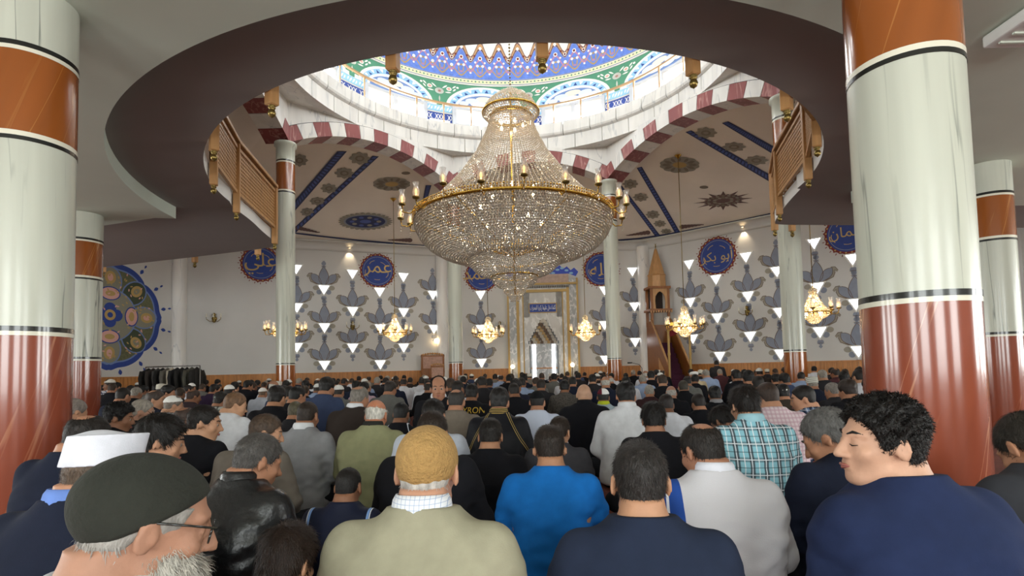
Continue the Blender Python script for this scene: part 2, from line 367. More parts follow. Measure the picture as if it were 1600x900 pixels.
def rel(p): return p + RO
for s in post_s:
    p, d, nn = along(s); c = p + nn * OUT; rz = atan2(d.y, d.x)
    m = MB(); m.box(rel(c + Vector((0, 0, 4.06))), (.095, .095, 1.12), rz); m.box(rel(c + Vector((0, 0, 3.51))), (.075, .075, .03), rz)
    po = bevel(m.build('post', M_WOOD, rail), .006, 1)
    m = MB(); m.lathe([(0, -.12), (.006, -.112), (.03, -.095), (.038, -.07), (.03, -.045), (.018, -.036), (.03, -.028), (.036, -.018), (.024, -.006), (.034, 0)], 16, rel(c + Vector((0, 0, 3.495)))); m.build('brass_knob', M_BRASS, po)
ZB0, ZB1 = 3.84, 4.5
def sub(s0, s1, step):
    k = max(2, int((s1 - s0) / step)); return [s0 + (s1 - s0) * i / k for i in range(k + 1)]
for s0, s1 in zip(post_s, post_s[1:]):
    P0, P1 = along(s0), along(s1); a = P0[0] + P0[2] * OUT; b = P1[0] + P1[2] * OUT; d = (b - a).normalized(); L = (b - a).length; rz = atan2(d.y, d.x)
    mid = (a + b) / 2; g = MB()
    k = max(3, int((L - .1) / .062))
    for i in range(k + 1):
        q = a + d * (.05 + (L - .1) * i / k); g.box(rel(q + Vector((0, 0, (ZB0 + ZB1) / 2))), (.026, .012, ZB1 - ZB0), rz)
    for i in range(12):
        z = ZB0 + (ZB1 - ZB0) * i / 11; g.box(rel(mid + Vector((0, 0, z))), (L - .1, .016, .026), rz)
    pa = tag(g.build('lattice_panel', M_WOOD, rail), kind='stuff')
    g = MB()
    for z in (ZB0 - .02, ZB1 + .02): g.box(rel(mid + Vector((0, 0, z))), (L - .08, .045, .05), rz)
    g.build('panel_rail', M_WOOD, pa)
    g = MB(); g.box(rel(mid + Vector((0, 0, 4.61))), (L + .03, .13, .06), rz); bevel(g.build('handrail', M_WOOD, rail), .012)

# ---------------------------------------------------------------- vault: arches, ring, drum, dome
ZSL = 8.72
HEX = [(-6.4, 8.4), cA, cB, cC, cE, (6.4, 7.2)]
names_arch = ['arch_left_near', 'arch_left', 'arch_rear', 'arch_right', 'arch_right_near']
arch_labels = ['red and white banded arch left of the tall column behind the railing', 'red and white banded arch to the left of the great chandelier',
               'red and white banded arch behind the great chandelier', 'red and white banded arch to the right of the great chandelier', 'red and white banded arch hidden mostly by the right balcony']
for (P, Q, nm, lb) in zip(HEX, HEX[1:], names_arch, arch_labels):
    P = Vector((*P, 0)); Q = Vector((*Q, 0)); d = (Q - P).normalized(); L = (Q - P).length; nin = Vector((d.y, -d.x, 0))
    if nin.dot(DOME - P) < 0: nin = -nin
    e = empty(nm, P); tag(e, lb, 'arch', kind='structure')
    c0, half = L / 2, L / 2 - .02; rise = .80; R = (half * half + rise * rise) / (2 * rise); zc = ZSPR + rise - R; am = math.asin(half / R)
    TH, T0, T1 = .41, .14, -.55
    def F(x, z, l): return d * x + nin * l + Vector((0, 0, z))
    nv = 13; steps = 4
    for i in range(nv):
        a0 = -am + 2 * am * i / nv + .0012; a1 = -am + 2 * am * (i + 1) / nv - .0012; m = MB(); vs = []
        for k in range(steps + 1):
            a = a0 + (a1 - a0) * k / steps
            for rr, l in ((R, T0), (R + TH, T0), (R + TH, T1), (R, T1)): vs.append(F(min(L, max(0.0, c0 + rr * sin(a))), zc + rr * cos(a), l))
        fs = []
        for k in range(steps):
            o = 4 * k
            for j in range(4): fs.append((o + j, o + (j + 1) % 4, o + 4 + (j + 1) % 4, o + 4 + j))
        fs += [(3, 2, 1, 0), (4 * steps, 4 * steps + 1, 4 * steps + 2, 4 * steps + 3)]
        m.add(vs, fs); m.build('voussoir', M_VRED if i % 2 == 0 else M_MARBLE, e)
    # dark joint line above the voussoirs and the marble spandrel
    m = MB(); N = 24
    lo = [(c0 + (R + TH) * sin(-am + 2 * am * k / N), zc + (R + TH) * cos(-am + 2 * am * k / N)) for k in range(N + 1)]
    lo = [(-.02, lo[0][1])] + lo + [(L + .02, lo[-1][1])]
    m.strip([(x, min(z, ZSL + .05)) for x, z in lo], [(x, ZSL + .05) for x, z in lo], lambda x, z, l: F(x, z, .10)); m.build('marble_spandrel', M_MARBLE, e)
    m = MB(); m.strip(lo[1:-1], [(c0 + (R + TH + .025) * sin(-am + 2 * am * k / N), zc + (R + TH + .025) * cos(-am + 2 * am * k / N)) for k in range(N + 1)], lambda x, z, l: F(x, z, .104)); m.build('dark_joint', M_BLACK, e)
def ring_pt(R, az, z): return DOME + Vector((R * sin(az), R * cos(az), z))
m = MB(); N = 96
m.add([ring_pt(5.63, 2 * pi * k / N, ZSL - .03) for k in range(N)] + [ring_pt(7.6, 2 * pi * k / N, ZSL - .03) for k in range(N)] , [(k, (k + 1) % N, N + (k + 1) % N, N + k) for k in range(N)])
struct('ceiling_dome_ledge', m, M_MARBLE)
ringe = empty('cornice_dome_ring', DOME + Vector((0, 0, ZSL))); tag(ringe, 'round white marble cornice below the dome windows', 'cornice', kind='structure')
def ring_block(R_prof, a0, a1, n, mt, nm, steps=3):
    m = MB(); vs = []; k = len(R_prof)
    for i in range(steps + 1):
        a = a0 + (a1 - a0) * i / steps
        for r, z in R_prof: vs.append(ring_pt(r, a, z) - ringe.location)
    fs = [(i * k + j, i * k + (j + 1) % k, (i + 1) * k + (j + 1) % k, (i + 1) * k + j) for i in range(steps) for j in range(k)]
    fs += [tuple(range(k))[::-1], tuple(steps * k + j for j in range(k))]
    m.add(vs, fs); return m.build(nm, mt, ringe)
prof2 = [(5.66, ZSL), (5.66, 9.2), (6.2, 9.2), (6.2, ZSL)]
prof1 = [(5.64, 9.2), (5.57, 9.24), (5.54, 9.3), (5.54, 9.64), (6.4, 9.64), (6.4, 9.2)]
g = radians(.12)
for k in range(-10, 11):
    a = radians(-14.7 + 10 * k + 14.7 - .5)
    ring_block(prof1, a + g, a + radians(10) - g, 3, M_MARBLE, 'marble_cornice_block')
    ring_block(prof2, a + radians(4) + g, a + radians(14) - g, 3, M_MARBLE, 'marble_frieze_block')
ring_block(prof1, radians(110), radians(259.4), 3, M_MARBLE, 'rear_cornice', 24); ring_block(prof2, radians(114), radians(263.4), 3, M_MARBLE, 'rear_frieze', 24)
# dark backing seen in the joints
m = MB(); m.add([ring_pt(5.68, 2 * pi * k / N, 8.74) for k in range(N)] + [ring_pt(5.68, 2 * pi * k / N, 9.6) for k in range(N)], [(k, (k + 1) % N, N + (k + 1) % N, N + k) for k in range(N)])
struct('trim_ring_joint', m, M_TAUPE)
# gallery railing
gr = empty('dome_gallery_railing', DOME + Vector((0, 0, 9.64))); tag(gr, 'thin golden wood railing running round under the dome windows', 'railing')
M_RAILG = mat('railing_pale_wood', '#b8946a', .45)
m = MB(); N2 = 120; rp = [(5.62, 10.345), (5.70, 10.345), (5.70, 10.395), (5.62, 10.395)]
vs = [ring_pt(r, 2 * pi * k / N2, z) - gr.location for k in range(N2) for r, z in rp]
m.add(vs, [(k * 4 + j, k * 4 + (j + 1) % 4, ((k + 1) % N2) * 4 + (j + 1) % 4, ((k + 1) % N2) * 4 + j) for k in range(N2) for j in range(4)]); m.build('handrail', M_RAILG, gr)
mb = MB(); mb.lathe([(.035, 0), (.035, .06), (.02, .1), (.03, .2), (.02, .3), (.02, .45), (.035, .62), (.03, .7)], 10); bal = mb.mesh('baluster', M_RAILG)
for k in range(36): link('baluster', bal, gr, ring_pt(5.66, radians(-14.5 + 10 * k + .5), 9.64) - gr.location)
# drum
DZ0, DZ1, DR = 9.64, 11.78, 6.35
m = MB(); N3 = 144
m.add([ring_pt(DR, 2 * pi * k / N3, DZ0) for k in range(N3)] + [ring_pt(DR, 2 * pi * k / N3, DZ1) for k in range(N3)], [((k + 1) % N3, k, N3 + k, N3 + (k + 1) % N3) for k in range(N3)], 0, True)
drum = struct('wall_dome_drum', m, M_PWHITE)
ZM0, ZM1 = (9.6, 9.66, 10.46, 11.12, 11.55, 12.5), (9.6, 9.98, 10.64, 11.16, 11.55, 12.5)
def FD(ac):
    return lambda s, z, l: ring_pt(DR - .012 - l, ac + s / DR, float(np.interp(z, ZM0, ZM1)))
M_LUN = mat('lunette_blue', '#6d8cc4', .6); M_LUNW = mat('lunette_pale', '#cdd6e4', .6); M_LUNC = mat('lunette_cream', '#ece5cf', .6)
DM = [M_PWHITE, M_LTBLUE, M_GREEN, M_BLUE, M_LUN, M_LUNW, M_LUNC, M_PINK, M_TAUPE, M_NAVY]
def dec_arc(hw, z0, zt, n=20): return [(hw * cos(pi - pi * k / n), z0 + (zt - z0) * sin(pi * k / n)) for k in range(n + 1)]
for k in range(12):
    ac = radians(-8.5 + 30 * k)
    if abs(((degrees(ac) + 180) % 360) - 180) > 110: continue
    F = FD(ac); m = MB(); hb = DR * radians(15)
    base = [(-hb, 10.45), (-1.55, 10.45)]
    a_out = dec_arc(1.42, 10.48, 11.48); a_w = dec_arc(1.30, 10.48, 11.40); a_b = dec_arc(1.08, 10.48, 11.22); a_l = dec_arc(.98, 10.50, 11.12)
    # green spandrels up to the border
    m.strip(a_out, [(x, 11.53) for x, z in a_out], F, 2, .0)
    for sg in (-1, 1): 
        q = [(sg * 1.42, 10.62), (sg * hb, 10.62), (sg * hb, 11.53), (sg * 1.42, 11.53)]; m.poly(q if sg > 0 else q[::-1], F, 2, .0)
        q = [(sg * 1.56, 10.46), (sg * hb, 10.46), (sg * hb, 10.62), (sg * 1.56, 10.62)]; m.poly(q if sg > 0 else q[::-1], F, 2, .0)
    m.strip(a_w, a_out, F, 0, .004); m.strip(a_b, a_w, F, 1, .004); m.strip(a_l, a_b, F, 0, .004)
    for i in range(18):
        t0 = pi - pi * (i + .15) / 18; t1 = pi - pi * (i + .85) / 18; tm = (t0 + t1) / 2
        pt = lambda hw, zt, t: (hw * cos(t), 10.48 + (zt - 10.48) * sin(t))
        tri = [pt(1.11, 11.245, t0), pt(1.11, 11.245, t1), pt(1.26, 11.37, tm)] if i % 2 else [pt(1.27, 11.38, t0), pt(1.27, 11.38, t1), pt(1.12, 11.25, tm)]
        m.poly(tri, F, 3 if i % 2 else 0, .008)
    m.strip([(x, 10.47) for x, z in a_l], a_l, F, 4, .004)
    for (cx, cz, rx, rz_, mi) in ((0, 10.93, .30, .13, 6), (-.44, 10.82, .26, .14, 5), (.46, 10.82, .26, .14, 5), (-.76, 10.68, .19, .11, 5), (.76, 10.68, .19, .11, 5), (-.15, 10.68, .36, .13, 0), (.35, 10.66, .26, .1, 0)):
        m.poly(ell(cx, cz, rx, rz_, 16), F, mi, .022 + .002 * abs(cx))
    # blue tile panels between the windows
    for sg in (-1, 1):
        x0, x1 = sorted((sg * 1.2, sg * hb))
        m.poly([(x0, 10.16), (x1, 10.16), (x1, 10.44), (x0, 10.44)], F, 1, .004)
        m.poly([(x0 - (.0 if sg > 0 else 0), 9.66), (x1, 9.66), (x1, 10.1), (x0, 10.1)], F, 3, .004)
        for i in range(4):
            cx = x0 + (x1 - x0) * (i + .5) / 4
            m.poly(petal(cx - .05, 10.2, cx + .05, 10.4, .03, 4), F, 0, .008); m.strip(ell(cx, 9.93, .035, .09, 10), ell(cx, 9.93, .055, .11, 10), F, 0, .008, True)
        m.poly([(x0 + .08, 9.68), (x1, 9.68), (x1, 9.8), (x0 + .08, 9.8)] if sg > 0 else [(x0, 9.68), (x1 - .08, 9.68), (x1 - .08, 9.8), (x0, 9.8)], F, 0, .008)
        # flowers of the spandrel
        c = sg * hb
        def half_ok(p): return p
        for (dx, cz, r, mi) in ((.0, 11.12, .17, 0), (.0, 11.12, .12, 1), (0, 11.12, .06, 7), (.36, 11.26, .10, 0), (.36, 11.26, .065, 7), (.68, 11.36, .05, 0)):
            m.poly(ell(c - sg * dx, cz, r, r * .8, 12), F, mi, .006 + (.17 - r) * .02)
        for (xa, za, xb, zb) in ((.1, 11.25, .3, 11.4), (.2, 11.1, .45, 11.12), (.48, 11.3, .62, 11.42), (0, 10.6, 0, 10.92), (.5, 11.18, .62, 11.3)):
            m.poly(petal(c - sg * xa, za, c - sg * xb, zb, .03, 4), F, 0, .01)
    m.build('painted_bay', DM, drum)
    # window: frame and two daylit panes
    wm = MB()
    for x in (-1.12, 0, 1.12): wm.add([F(x - .07, 9.66, 0), F(x + .07, 9.66, 0), F(x + .07, 10.46, 0), F(x - .07, 10.46, 0), F(x - .07, 9.66, .05), F(x + .07, 9.66, .05), F(x + .07, 10.46, .05), F(x - .07, 10.46, .05)], [(4, 5, 6, 7), (0, 4, 7, 3), (1, 2, 6, 5), (0, 1, 5, 4)])
    for z0, z1 in ((9.66, 9.72), (10.36, 10.46)):
        for i in range(4):
            x0, x1 = -1.19 + 2.38 * i / 4, -1.19 + 2.38 * (i + 1) / 4
            wm.add([F(x0, z0, .045), F(x1, z0, .045), F(x1, z1, .045), F(x0, z1, .045)], [(0, 1, 2, 3)])
    w = wm.build('dome_window', mat('window_frame_grey', '#b9bec6', .6), drum)
    for sg in (-1, 1):
        pm_ = MB(); x0, x1 = sorted((sg * .16, sg * .96)); q = [(x0 + (x1 - x0) * i / 3) for i in range(4)]
        for i in range(3): pm_.add([F(q[i], 9.72, .012), F(q[i + 1], 9.72, .012), F(q[i + 1], 10.28, .012), F(q[i], 10.28, .012)], [(0, 1, 2, 3)])
        pm_.build('pane', M_DOMEPANE, w)
# border band and dome
m = MB(); NB = 144
def band(z0, z1, l, mi):
    m.add([ring_pt(DR - l, 2 * pi * k / NB, z0) for k in range(NB)] + [ring_pt(DR - l, 2 * pi * k / NB, z1) for k in range(NB)], [((k + 1) % NB, k, NB + k, NB + (k + 1) % NB) for k in range(NB)], mi)
band(11.54, 11.78, .03, 0); band(11.58, 11.60, .034, 1); band(11.62, 11.73, .034, 2); band(11.75, 11.77, .034, 1)
for k in range(288):
    a = 2 * pi * k / 288
    if abs(((degrees(a) + 180) % 360) - 180) > 100: continue
    F = FD(a); m.poly(ell(0, 11.675, .03, .035 if k % 2 else .02, 6), F, 3 if k % 2 else 1, .03)
m.build('painted_border', [M_PWHITE, M_NAVY, mat('paint_pale_yellow', '#dfe2b8', .6), M_GREEN], drum)
def dome_pt(a, t, l=0.0): return DOME + Vector(((DR - l) * cos(t) * sin(a), (DR - l) * cos(t) * cos(a), 11.78 + (4.9 - l) * sin(t)))
m = MB(); NT = 24
m.add([dome_pt(2 * pi * k / NB, (pi / 2 - .002) * j / NT) for j in range(NT + 1) for k in range(NB)], [(j * NB + (k + 1) % NB, j * NB + k, (j + 1) * NB + k, (j + 1) * NB + (k + 1) % NB) for j in range(NT) for k in range(NB)], 0, True)
dome = struct('ceiling_dome', m, M_PWHITE)
M_DBLUE = mat('dome_blue', '#6486dc', .6, var=.15, vscale=9); M_DOCH = mat('dome_ochre', '#c89a6a', .6, var=.1, vscale=12); M_DLIL = mat('dome_lilac', '#b783a6', .6)
m = MB(); NTO = 56; half = 2 * pi / NTO
def zig(t_lo, t_hi, n=8, ph=0):    # tooth outline with ogee sides
    out = []
    for k in range(-16, 17):
        for i in range(n):
            x = i / n; y = 1 - abs(2 * x - 1); y = y * y * (3 - 2 * y); out.append(((k + x) * half, t_lo + (t_hi - t_lo) * y))
    return out
FDm = lambda a, t, l: dome_pt(a, t, .012 + l)
z1, z2, z0 = zig(.12, .215), zig(.165, .275), zig(.045, .14)
for q in range(6): m.strip([(a, .002 + (t - .002) * q / 6) for a, t in z1], [(a, .002 + (t - .002) * (q + 1) / 6) for a, t in z1], FDm, 0, 0)
m.strip(z1, z2, FDm, 1, 0)
m.strip([(a, t) for a, t in z0], [(a, t + .018) for a, t in z0], FDm, 2, .006); m.strip([(a, t + .004) for a, t in z1], [(a, t + .014) for a, t in z1], FDm, 3, .006)
m.strip([(a, t - .012) for a, t in z2], [(a, t - .005) for a, t in z2], FDm, 3, .006)
zz = zig(.015, .075); m.strip([(a + half / 2, t) for a, t in zz], [(a + half / 2, t + .012) for a, t in zz], FDm, 4, .005)
for k in range(-16, 17):
    for (dx, t, r, mi) in ((.5, .155, .06, 5), (.5, .155, .035, 6), (.36, .10, .04, 5), (.64, .10, .04, 5), (0, .09, .045, 5), (0.0, .045, .03, 5), (.5, .05, .035, 2), (.25, .125, .03, 5), (.75, .125, .03, 5), (0, .145, .05, 5), (0, .145, .03, 6), (.5, .225, .045, 5), (.2, .17, .03, 6), (.8, .17, .03, 6), (.5, .10, .03, 4)):
        a = (k + dx) * half
        m.poly(ell(0, 0, r * 1.35, r * 1.35, 8), lambda x, y, l: FDm(a + x / DR, t + y / 5.2, l), mi, .01 if r > .04 else .013)
    for sg in (-1, 1):
        a = (k + .5) * half
        m.poly(petal(sg * .06, -.02, sg * .10, .28, .022, 4), lambda x, y, l: FDm(a + x / DR, .04 + y / 5.2, l), 4, .008)
m.build('painted_garland', [M_DBLUE, M_DOCH, M_DLIL, M_NAVY, M_OCHRE, M_PWHITE, M_DARKRED], dome)
# gallery side: upper wall and roof behind the near arches (closes the hall)
m = MB(); m.add([(-6.4, 8.4, 6.2), (6.4, 7.2, 6.2), (6.4, 7.2, 9.2), (-6.4, 8.4, 9.2)], [(0, 1, 2, 3)]); struct('wall_upper_near', m, M_WALL)
m = MB(); m.add([(-16.3, -5, 6.2), (16.4, -5, 6.2), (16.4, 7.0, 6.2), (6.4, 7.2, 6.2), (-6.4, 8.4, 6.2), (-16.3, 10.0, 6.2)], [(0, 1, 2, 3, 4, 5)]); struct('ceiling_gallery', m, M_CEIL)

# ---------------------------------------------------------------- vault ceilings from the arches to the outer walls
ZI, ZO = 8.5, 6.55
def ceil_quad(nm, i0, i1, o0, o1, zi0=ZI, zi1=ZI, zo0=ZO, zo1=ZO):
    m = MB(); n = 8; g = []
    a, b, c, d = Vector((*i0, zi0)), Vector((*i1, zi1)), Vector((*o0, zo0)), Vector((*o1, zo1))
    vs = [a.lerp(b, i / n).lerp(c.lerp(d, i / n), j / n) for j in range(n + 1) for i in range(n + 1)]
    m.add(vs, [(j * (n + 1) + i + 1, j * (n + 1) + i, (j + 1) * (n + 1) + i, (j + 1) * (n + 1) + i + 1) for j in range(n) for i in range(n)], 0, True)
    return struct(nm, m, M_CEIL2)
ceil_quad('ceiling_left', HEX[0], HEX[1], W0, W1, 8.5, 8.5, 6.55, 6.55)
cel_AB = ceil_quad('ceiling_rear_left', cA, cB, W1, W2); cel_BC = ceil_quad('ceiling_rear', cB, cC, W2, W3); cel_CE = ceil_quad('ceiling_rear_right', cC, cE, W3, W4)
ceil_quad('ceiling_right', HEX[4], HEX[5], W4, W5, 8.5, 8.5, 6.55, 6.55)
for nm in ('wall_left_rear', 'wall_rear_left', 'wall_rear', 'wall_rear_right', 'wall_right_rear'):
    w = WALL[nm]; m = MB(); k = 6
    pr = [(.0, ZW - .12), (.04, ZW - .12), (.05, ZW - .02)] + [(.05 + .20 * (1 - cos(pi / 2 * i / k)), ZW - .02 + .24 * sin(pi / 2 * i / k)) for i in range(1, k + 1)] + [(.25, ZO + .02), (0, ZO + .04)]
    vs = [w.A + w.n * r + Vector((0, 0, z)) for r, z in pr] + [w.B + w.n * r + Vector((0, 0, z)) for r, z in pr]; q = len(pr)
    m.add(vs, [(i, q + i, q + i + 1, i + 1) for i in range(q - 1)], 0, True); struct('trim_cove_' + nm[5:], m, M_WALL)
# ================================================================== PAINTED WALLS AND CEILINGS
from mathutils.bvhtree import BVHTree
def bvh_of(objs):
    vs = []; fs = []
    for o in objs:
        k = len(vs); vs += [o.matrix_world @ v.co for v in o.data.vertices]; fs += [tuple(i + k for i in p.vertices) for p in o.data.polygons]
    return BVHTree.FromPolygons(vs, fs)
CB = bvh_of([cel_AB, cel_BC, cel_CE])
def FC(u, v, l):
    d = ray(u, v).normalized(); h = CB.ray_cast(Vector((0, 0, EYE)), d)
    p, n = (h[0], h[1]) if h[0] is not None else (at_height(u, v, 7.5), Vector((0, 0, -1)))
    if n.z > 0: n = -n
    return p + n * (.012 + l)
def wall_at(u):
    for nm in ('wall_left_rear', 'wall_rear_left', 'wall_rear', 'wall_rear_right', 'wall_right_rear'):
        w = WALL[nm]; s, z = w.uv(u, 560)
        if on_plane(u, 560, w.A, w.n).y > 0 and -.01 <= s <= w.L + .01: return w
    return WALL['wall_rear']

def build_on(m, nm, mats, parent): return m.build(nm, mats, parent)
# --- triangular windows with painted tulips
TRI = [(463, 413), (506, 445), (550.5, 421), (593, 449), (630, 426), (676, 454), (551, 479), (630.5, 481), (507, 504.5), (594, 506), (677.5, 507), (464, 473), (551, 536), (630.5, 536), (464, 535), (507, 563), (594, 562),
       (751, 454), (751.5, 507), (752.5, 560), (944, 447), (944, 501), (945.5, 555), (991, 472), (992, 527.5), (987.5, 417.5),
       (1077, 406), (1165.5, 394), (1119, 429), (1079, 465), (1121, 489), (1169, 455), (1172.5, 517.5), (1083, 522), (1125, 549), (1272, 372), (1332, 396), (1214, 416), (1277, 441), (1337, 466), (1218, 480), (1281, 510), (1341, 539.5), (1220, 545)]
TOPS = {(1119, 429), (593, 449), (1332, 396), (751, 454), (944, 447), (463, 413), (550.5, 421), (630, 426), (987.5, 417.5), (1077, 406), (1165.5, 394), (1272, 372)}
TW = .56
PM = [M_SLATE, M_TAUPE, M_LINE]
def tulip(m, F, s, z, flower, k=1.0):
    t = TW * k
    def P(pts, mi, l): m.poly([(s + x * t, z + y * t) for x, y in pts], F, mi, l)
    def line(pts, w=.018):
        a = []; b = []
        for i, p in enumerate(pts):
            q = pts[min(i + 1, len(pts) - 1)]; o = pts[max(i - 1, 0)]; dx, dy = q[0] - o[0], q[1] - o[1]; L = hypot(dx, dy) + 1e-9
            a.append((s + (p[0] - dy / L * w) * t, z + (p[1] + dx / L * w) * t)); b.append((s + (p[0] + dy / L * w) * t, z + (p[1] - dx / L * w) * t))
        m.strip(b, a, F, 2, .0075)
    if flower:
        for sg in (-1, 1):
            o = [(sg * x, y) for x, y in ((.18, -.1), (.55, .02), (.9, .2), (1.02, .48), (.98, .62), (1.14, .5), (1.2, .62), (1.06, .82), (.84, .86), (.6, .72), (.45, .4))]
            P(o if sg > 0 else o[::-1], 1, .0); line([(sg * x, y) for x, y in ((.45, .05), (.92, .22), (1.03, .5), (.98, .64), (1.2, .62), (1.04, .84), (.8, .86))])
            q = petal(sg * .06, -.12, sg * .88, .80, .27, 8, .64); P(q, 0, .002); line(q + q[:1], .016)
        q = petal(0, -.05, 0, 1.36, .36, 10, .40); P(q, 0, .007); line([(x, y) for x, y in q + q[:1]], .018)
        P([(-.16, 1.3), (.16, 1.3), (.12, 1.4), (.06, 1.44), (.17, 1.55), (.15, 1.68), (.06, 1.74), (.1, 1.8), (-.1, 1.8), (-.06, 1.74), (-.15, 1.68), (-.17, 1.55), (-.06, 1.44), (-.12, 1.4)], 0, .0045)
        line([(-.18, 1.42), (0, 1.38), (.18, 1.42)], .012)
        for sg in (-1, 1): P(ell(sg * .34, -.55, .19, .19, 12), 0, .001); P(ell(sg * .56, -.24, .22, .18, 12), 1, 0)
    P([(-.14, -.86), (.14, -.86), (.2, -1.0), (.12, -1.12), (.04, -1.16), (.12, -1.28), (0, -1.4), (-.12, -1.28), (-.04, -1.16), (-.12, -1.12), (-.2, -1.0)], 0, .0045)
    line([(-.2, -1.08), (0, -1.04), (.2, -1.08)], .012)
for (u, v) in TRI:
    w = wall_at(u); s, z = w.uv(u, v); F = w.F; h = .49
    m = MB(); tulip(m, F, s, z, (u, v) not in TOPS); m.build('painted_tulip', PM, w.o)
    m = MB(); o = [(s, z - h), (s + TW / 2, z), (s - TW / 2, z)]; i_ = [(s, z - h + .09), (s + TW / 2 - .075, z - .04), (s - TW / 2 + .075, z - .04)]
    m.strip(o, i_, lambda x, y, l: F(x, y, .045), 0, 0, True)
    m.add([F(p[0], p[1], 0) for p in o] + [F(p[0], p[1], .045) for p in o], [(k, (k + 1) % 3, 3 + (k + 1) % 3, 3 + k) for k in range(3)])
    m.add([F(p[0], p[1], .01) for p in i_] + [F(p[0], p[1], .045) for p in i_], [((k + 1) % 3, k, 3 + k, 3 + (k + 1) % 3) for k in range(3)])
    f = m.build('triangular_window', M_PWHITE, w.o)
    m = MB(); m.poly(i_, F, 0, .014); m.build('pane', M_PANE, f)

# --- Arabic lettering in gold, joined forms set in reading order
def text_mesh(body, size):
    cu = bpy.data.curves.new('lettering', 'FONT'); cu.body = body; cu.size = size; cu.align_x = 'CENTER'; cu.align_y = 'CENTER'; cu.resolution_u = 3
    o = bpy.data.objects.new('lettering', cu); COL.objects.link(o); dg = bpy.context.evaluated_depsgraph_get()
    me = bpy.data.meshes.new_from_object(o.evaluated_get(dg)); vs = [tuple(v.co) for v in me.vertices]; fs = [tuple(p.vertices) for p in me.polygons]
    bpy.data.objects.remove(o); bpy.data.curves.remove(cu); bpy.data.meshes.remove(me)
    if vs:
        xs = [v[0] for v in vs]; ys = [v[1] for v in vs]; cx, cy = (min(xs) + max(xs)) / 2, (min(ys) + max(ys)) / 2
        vs = [(v[0] - cx, v[1] - cy) for v in vs]
    return vs, fs
def shaped(word):
    """presentation forms, right to left, for the letters used here: isolated, final, initial, medial"""
    T = {'ع': 0xFEC9, 'م': 0xFEE1, 'ر': 0xFEAD, 'ل': 0xFEDD, 'ي': 0xFEF1, 'ا': 0xFE8D, 'أ': 0xFE83, 'ب': 0xFE8F, 'و': 0xFEED, 'ك': 0xFED9, 'ث': 0xFE99, 'ن': 0xFEE5, 'ح': 0xFEA1, 'د': 0xFEA9, 'ه': 0xFEE9, 'خ': 0xFEA5, 'ز': 0xFEAF}
    right_only = set('راأودز'); out = []
    for i, c in enumerate(word):
        if c not in T: out.append(c); continue
        pv = i > 0 and word[i - 1] in T and word[i - 1] not in right_only; nx = i + 1 < len(word) and word[i + 1] in T and c not in right_only
        k = (3 if nx else 1) if pv else (2 if nx else 0)
        out.append(chr(T[c] + k))
    return ''.join(out[::-1])
M_GOLDP = mat('paint_gold', '#c2a468', .5, metal=.2)
MED = [(407, 412, 24, 'علي'), (590, 423, 22.5, 'عمر'), (753, 430, 22, 'محمد'), (939, 421, 23, 'الله'), (1120, 400, 25.5, 'أبو بكر'), (1325, 364, 28, 'عثمان')]
for (u, v, r, word) in MED:
    w = wall_at(u); s, z = w.uv(u, v); s1, z1 = w.uv(u, v + r); R = abs(z - z1); F = w.F; m = MB()
    n = 96; edge_ = []
    for k in range(n):
        a = 2 * pi * k / n; q = (k % 4) / 4.0; rr = R * (1.16 + .10 * (1 - abs(2 * q - 1)) ** 2 * (1 if (k // 4) % 2 else .5)); edge_.append((s + rr * cos(a), z + rr * sin(a)))
    m.poly(edge_, F, 0, .002)
    for k in range(24):
        a = 2 * pi * k / 24; m.poly(petal(s + R * 1.2 * cos(a), z + R * 1.2 * sin(a), s + R * 1.36 * cos(a), z + R * 1.36 * sin(a), R * .025, 3), F, 0, .001)
        m.poly(ell(s + R * 1.1 * cos(a + .13), z + R * 1.1 * sin(a + .13), R * .05, R * .05, 8), F, 3, .006)
    m.poly(ell(s, z, R * 1.04, R * 1.04, 48), F, 1, .006)
    m.strip(ell(s, z, R * .93, R * .93, 48), ell(s, z, R * .96, R * .96, 48), F, 2, .010, True)
    me_ = m.build('calligraphy_roundel', [M_DARKRED, M_BLUE, M_SLATE, M_OCHRE], w.o)
    vs, fs = text_mesh(shaped(word), R * (1.25 if len(word) < 5 else .8)); t = MB(); t.add([F(s + x, z + y, .012) for x, y in vs], fs); t.build('gold_lettering', M_GOLDP, me_)
    t = MB()
    for k in range(5):
        a0 = .6 + k * 1.25; rr = R * (.62 + .08 * (k % 3)); pts = [(s + (rr + .04 * R * sin(4 * j / 9)) * cos(a0 + j * .07), z + (rr) * sin(a0 + j * .07)) for j in range(10)]
        t.strip(pts, [(s + (p[0] - s) * 1.05, z + (p[1] - z) * 1.05) for p in pts], F, 0, .011)
    t.build('gold_flourish', M_GOLDP, me_)

